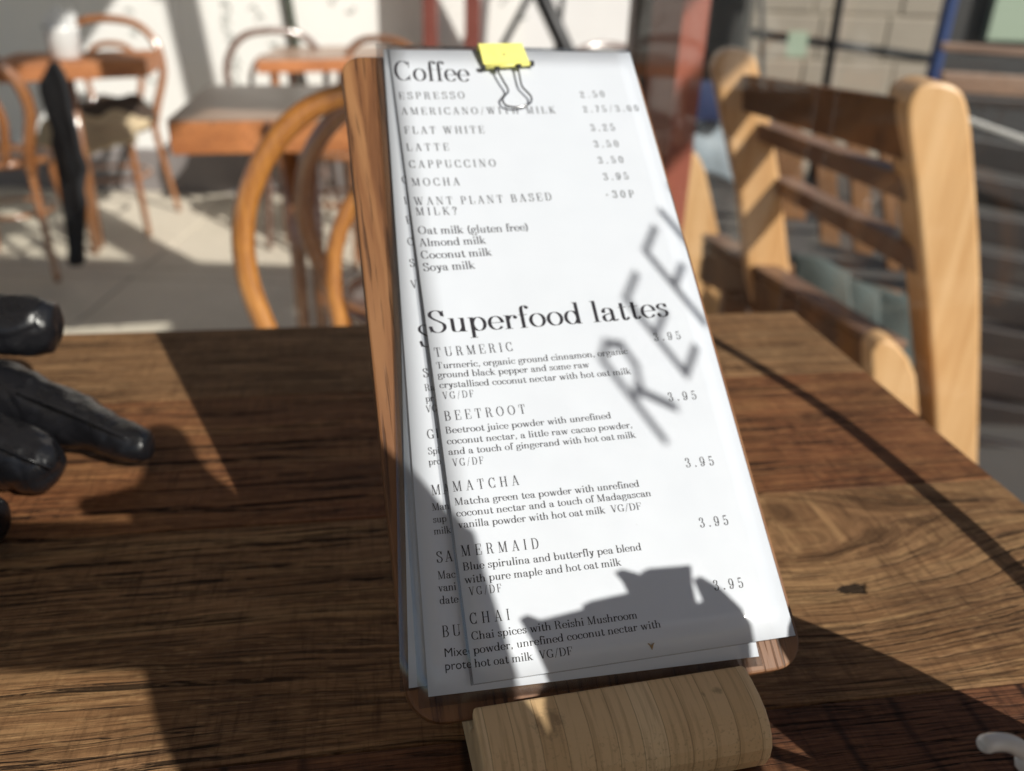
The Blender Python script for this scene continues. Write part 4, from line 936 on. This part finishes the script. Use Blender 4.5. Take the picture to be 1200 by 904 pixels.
for q in (.0, 1.0):
    pp = P[0].lerp(P[1], q) + Vector((-.0008 if q == 0 else .0008, .0, .0009)); mb = MB(); mb.tube([pp + Vector((-.0012, 0, 0)), pp + Vector((.0012, 0, 0))], .0016, 8); mb.build('worn_lip_end', M['black_metal'], cp)
hp = [(581, 79, .0028), (589, 94, .0026), (595.5, 106, .0022), (592, 112, .0021), (589, 117, .002), (592.5, 123.5, .002), (602, 125.8, .002), (613, 125, .002), (621.5, 121, .002), (622.5, 114, .002), (617, 107.5, .0021), (611.5, 101, .0022), (609, 90, .0026), (606.5, 77, .0028)]
pts = []
for u, v, z in hp: x, y = loc(u, v, z); pts.append((x, y, z))
mb = MB(); mb.tube(catmull(pts, 5), .0006, 8); mb.build('wire_handle', M['steel'], cp)
pts = [(x, 2 * yt - y if False else y + .0, 2 * (zbk + .011) - z - .002) for x, y, z in pts]
mb = MB(); mb.tube(catmull(pts, 5), .0006, 8); mb.build('wire_handle', M['steel'], cp)
for u, v in ((583, 81), (608, 78)):
    x, y = loc(u, v, .003); mb = MB(); mb.tube([(x - .0014, y + .0004, .0028), (x + .0014, y + .0004, .0028)], .0013, 8); mb.build('handle_socket', M['black_metal'], cp)

# ------------------------------------------------------------------ organic meshes grown on a skeleton
def skin_mesh(name, chains, mat, parent=None, sub=2, org=Vector((0, 0, 0)), root=0):
    verts, edges, rad, key = [], [], [], {}
    for ch in chains:
        prev = None
        for p, r in ch:
            k = tuple(round(c, 4) for c in p)
            if k not in key: key[k] = len(verts); verts.append(Vector(p) - org); rad.append(r)
            if prev is not None and prev != key[k]: edges.append((prev, key[k]))
            prev = key[k]
    me = bpy.data.meshes.new(name + '_sk'); me.from_pydata(verts, edges, [])
    o = bpy.data.objects.new(name + '_sk', me); COL.objects.link(o)
    md = o.modifiers.new('s', 'SKIN'); md.use_smooth_shade = True
    for i, r in enumerate(rad): me.skin_vertices[0].data[i].radius = (r, r) if not isinstance(r, tuple) else r
    me.skin_vertices[0].data[root].use_root = True
    ss = o.modifiers.new('u', 'SUBSURF'); ss.levels = sub; ss.render_levels = sub
    bpy.context.view_layer.update(); dg = bpy.context.evaluated_depsgraph_get()
    m2 = bpy.data.meshes.new_from_object(o.evaluated_get(dg)); m2.name = name
    bpy.data.objects.remove(o); m2.materials.clear()
    m2.polygons.foreach_set('use_smooth', [True] * len(m2.polygons))
    return link(name, m2, parent, mat)
# gloves on the table
gl = thing('leather_glove', 'pair of soft black leather gloves lying at the left edge of the table', 'gloves', onz(-120, 480, .78))
GO = gl.location.copy()
g = lambda u, v, z: onz(u, v, z)
palm = (g(-170, 455, .83), .040)
F1 = [palm, (g(-120, 385, .85), .026), (g(-50, 377, .858), .0215), (g(16, 381, .857), .0225), (g(56, 382, .855), .0205), (g(72, 383, .854), .014)]
F2 = [palm, (g(-90, 450, .82), .028), (g(-20, 455, .815), .027), (g(38, 474, .810), .0225), (g(90, 496, .803), .0185), (g(135, 512, .799), .0155), (g(165, 524, .796), .0130), (g(181, 529, .794), .008)]
F3 = [palm, (g(-110, 505, .812), .026), (g(-50, 515, .81), .026), (g(0, 528, .806), .0235), (g(45, 543, .803), .0195), (g(72, 553, .80), .012)]
F4 = [palm, (g(-150, 580, .806), .022), (g(-80, 598, .80), .018), (g(-22, 612, .80), .0205), (g(4, 618, .799), .013)]
go = skin_mesh('glove_shell', [F1, F2, F3, F4, [palm, (g(-260, 440, .83), .044), (g(-330, 430, .83), .042)]], M['leather'], gl, 4, GO)
for v_ in go.data.vertices:       # creases in the leather
    w_ = v_.co + GO; v_.co += noise.noise_vector(w_ * 38) * .0032 + noise.noise_vector(w_ * 95) * .0009
    hz_ = v_.co.z + GO.z - ZT
    cr = max(0.0, 1 - abs(noise.noise(Vector((w_.x * 62, w_.y * 40, w_.z * 40)))) * 7) * .0006 + max(0.0, 1 - abs(noise.noise(w_ * 24 + Vector((3, 1, 7)))) * 8) * .0011
    v_.co -= v_.normal * cr
    if v_.co.z + GO.z < ZT + .0006: v_.co.z = ZT + .0006 - GO.z
# seams along the fingers
def seam(pts):
    mb = MB(); mb.tube([p - GO for p in catmull(pts, 6)], .0009, 6); mb.build('seam', M['leather'], gl)
seam([g(20, 461, .826), g(70, 480, .820), g(110, 497, .8145), g(150, 515, .806)])
seam([g(-10, 520, .822), g(30, 537, .817), g(60, 549, .808)])

# ------------------------------------------------------------------ small jug at the right, its handle tip reaching into view
jo = Vector((.268, .182, ZT + .0005))
jg = thing('milk_jug', 'small white china jug at the bottom right, only its blurred handle in view', 'jug', jo)
mb = MB(); mb.lathe([(0, 0), (.030, 0), (.036, .004), (.044, .03), (.0455, .06), (.043, .095), (.036, .122), (.030, .140), (.029, .150), (.027, .150), (.028, .138), (.034, .118), (.040, .09), (.041, .05), (.034, .012), (0, .008)], 32); mb.build('jug_body', M['china'], jg)
hpts = [onz(1149, 874, .862), onz(1165, 870, .862), onz(1185, 872, .860), onz(1202, 884, .856), onz(1212, 906, .85)]
hpts = [p - jo for p in hpts] + [Vector((-.058, .008, .05)), Vector((-.042, .004, .045))]
cpt = catmull(hpts, 6)
mb = MB(); mb.tube(cpt, [.0016, .0024, .0028] + [.0030] * (len(cpt) - 3), 12); mb.build('handle', M['china'], jg)

# ------------------------------------------------------------------ the photographer (outside the frame, casting the shade at the front)
def pp(X, Y, k=-.01): return EYE + RT * (X / 1000) + DN * (Y / 1000) + FW * k
ph = thing('smartphone', 'black smartphone held level at the camera position', 'phone', EYE)
mb = MB(); q = [(-2, -66), (176, -66), (176, 16), (-2, 16)]
mb.prism([pp(x, y, -.014) - EYE for x, y in q], FW * .009); mb.build('shell', M['phone'], ph, bevel=.003)
mb = MB(); mb.prism([pp(x, y, -.0155) - EYE for x, y in ((3, -62), (171, -62), (171, 12), (3, 12))], FW * .001); mb.build('screen', plain('dark_screen', (.01, .01, .012), .1), ph)
pb = thing('shadow_cutout', 'flat cut-out added at the raised hand, out of view, shaping its shadow', 'bag', pp(330, 20, -.002) + SD * .15)  # added flat outline; its stepped edge shapes the shadow on the sheets
BPO = pp(330, 20, -.002)
q = [(281.5, -5.5), (287, -3.4), (313.1, -8.9), (314, -11.5), (338.3, -16.1), (337.5, -21.4), (335, -25.8), (341.6, -24.1), (346.8, -22.2), (348.6, -26.2), (371.2, -28), (368.0, -18.7), (366.6, -11.1), (368.6, -7.5), (370.6, -12.2), (373.0, -6.6), (374.6, -13.2), (373.8, -23.0), (382.0, -17.5), (388.4, -9), (390.4, -1.7), (388.4, 6), (385, 16), (380, 60), (262, 62), (279, 30), (288, 21), (285, 6)]
mb = MB(); mb.prism([pp(x, y, -.002) - BPO for x, y in q], FW * .006); mb.build('cutout_sheet', plain('cutout_brown', (.40, .27, .15), .8, .15, 60, .3), pb)
pe = thing('person', 'person in jeans and a sweater kept pale for bounce light, seated at the table, photographing the menu', 'person', (.12, -.42, 0))
PO = pe.location.copy()
hip = Vector((.12, -.46, .52)); chest = Vector((.13, -.43, .98)); neck = Vector((.13, -.41, 1.17)); head = Vector((.13, -.37, 1.30))
kL, kR = Vector((-.02, -.06, .50)), Vector((.27, -.06, .50))
shR, shL = Vector((.30, -.40, 1.09)), Vector((-.05, -.40, 1.09))
elR, elL = Vector((.42, -.20, .87)), Vector((.02, -.18, .83))
wA, wB = pp(222, 125, -.03), pp(332, 105, -.02)
body = [[(hip, .14), (Vector((.125, -.45, .75)), .125), (chest, .14), (neck, .055), (Vector((.13, -.39, 1.22)), .055), (head, .085), (Vector((.13, -.37, 1.38)), .075)]]
palmA, palmB = pp(224, -8, -.012), pp(338, 36, -.01)
hands = [[(wA, .046), (pp(226, 60, -.02), .056), (palmA, .056), (pp(206, -62, -.006), .043)],
         [(pp(206, -62, -.006), .040), (pp(208, -100, .0), .016), (pp(216, -128, .0), .015), (pp(220, -146, .0), .011)],
         [(pp(206, -62, -.006), .040), (pp(168, -78, .012), .010), (pp(150, -72, .014), .009), (pp(128, -70, .012), .008)],
         [(palmA, .054), (pp(160, -30, .012), .010), (pp(140, -22, .014), .009), (pp(122, -18, .012), .008)],
         [(palmA, .054), (pp(165, -2, .012), .010), (pp(142, 8, .014), .009), (pp(124, 12, .012), .008)],
         [(palmA, .054), (pp(158, 18, .006), .010), (pp(138, 12, .010), .009), (pp(124, 10, .010), .007)]]
handB = [[(wB, .036), (pp(336, 78, -.018), .038), (pp(338, 52, -.016), .034)],
         [(pp(338, 52, -.016), .034), (pp(318, 34, 0), .0095), (pp(316, 26, .008), .008), (pp(318, 18, .010), .006)],
         [(pp(338, 52, -.016), .034), (pp(333, 28, 0), .010), (pp(333, 20, .010), .009), (pp(334, 12, .011), .006)],
         [(pp(338, 52, -.016), .034), (pp(347, 28, 0), .010), (pp(348, 18, .010), .009), (pp(348, 10, .011), .006)],
         [(pp(338, 52, -.016), .034), (pp(361, 30, 0), .010), (pp(363, 22, .009), .009), (pp(362, 14, .010), .006)],
         [(pp(338, 52, -.016), .034), (pp(350, 22, -.012), .011), (pp(350, 10, -.010), .010), (pp(350, 2, -.008), .007)]]
handB = [[(Vector(p) + SD * .15, r) for p, r in ch] for ch in handB]; wB = wB + SD * .15
skin_mesh('body', [[(head, .078), (Vector((.13, -.36, 1.27)), .06), (Vector((.13, -.395, 1.19)), .05), (Vector((.13, -.41, 1.10)), .07)]], M['skin'], pe, 2, PO)
skin_mesh('hand', hands, M['skin'], pe, 2, PO); skin_mesh('hand', handB, M['skin'], pe, 2, PO)
skin_mesh('sweater', [[(hip, .15), (Vector((.125, -.45, .75)), .135), (chest, .15), (Vector((.13, -.42, 1.10)), .085)],
    [(chest, .15), (shR, .075), (Vector((.37, -.30, .97)), .058), (elR, .054), (wB.lerp(elR, .45), .048), (wB, .042), (pp(334, 84, -.018) + SD * .15, .040)],
    [(chest, .15), (shL, .075), (Vector((-.02, -.29, .95)), .058), (elL, .054), (wA.lerp(elL, .45), .050), (wA, .07), (pp(226, 70, -.022), .085), (pp(256, 72, -.018), .068)]], M['jacket'], pe, 2, PO)
skin_mesh('jeans', [[(hip, .145), (Vector((.03, -.38, .50)), .085), (kL, .062), (Vector((-.03, -.06, .28)), .052), (Vector((-.03, -.10, .07)), .042)], [(hip, .145), (Vector((.21, -.38, .50)), .085), (kR, .062), (Vector((.28, -.06, .28)), .052), (Vector((.28, -.10, .07)), .042)]], M['jeans'], pe, 2, PO)
for x in (-.03, .28): skin_mesh('shoe', [[(Vector((x, -.13, .04)), .038), (Vector((x, -.06, .04)), .04), (Vector((x, .03, .032)), .034), (Vector((x, .08, .028)), .026)]], M['phone'], pe, 2, PO)
skin_mesh('hair', [[(Vector((.13, -.40, 1.25)), .08), (Vector((.13, -.395, 1.33)), .092), (Vector((.13, -.375, 1.39)), .075)]], M['hair'], pe, 2, PO)
for x in (-.03, .03): mb = MB(); mb.lathe([(0, -.011), (.008, -.008), (.011, 0), (.008, .008), (0, .011)], 12, (.13 + x - PO.x, -.295 - PO.y, 1.305)); mb.build('eye', M['china'], pe)
skin_mesh('nose', [[(Vector((.13, -.295, 1.30)), .009), (Vector((.13, -.275, 1.275)), .012)]], M['skin'], pe, 2, PO)
mb = MB(); mb.tube(catmull([(.105 - PO.x, -.293 - PO.y, 1.245), (.13 - PO.x, -.285 - PO.y, 1.243), (.155 - PO.x, -.293 - PO.y, 1.245)], 4), .005, 8); mb.build('mouth', plain('lips', (.45, .16, .13), .5), pe)
for x in (-.08, .08): skin_mesh('ear', [[(Vector((.13 + x, -.37, 1.29)), .010), (Vector((.13 + x * 1.06, -.37, 1.31)), .012)]], M['skin'], pe, 2, PO)
bent_chair('bentwood_chair', 'bentwood chair the photographer sits on, outside the frame', (.12, -.46, -.0), pi, .86, 'bentwood')
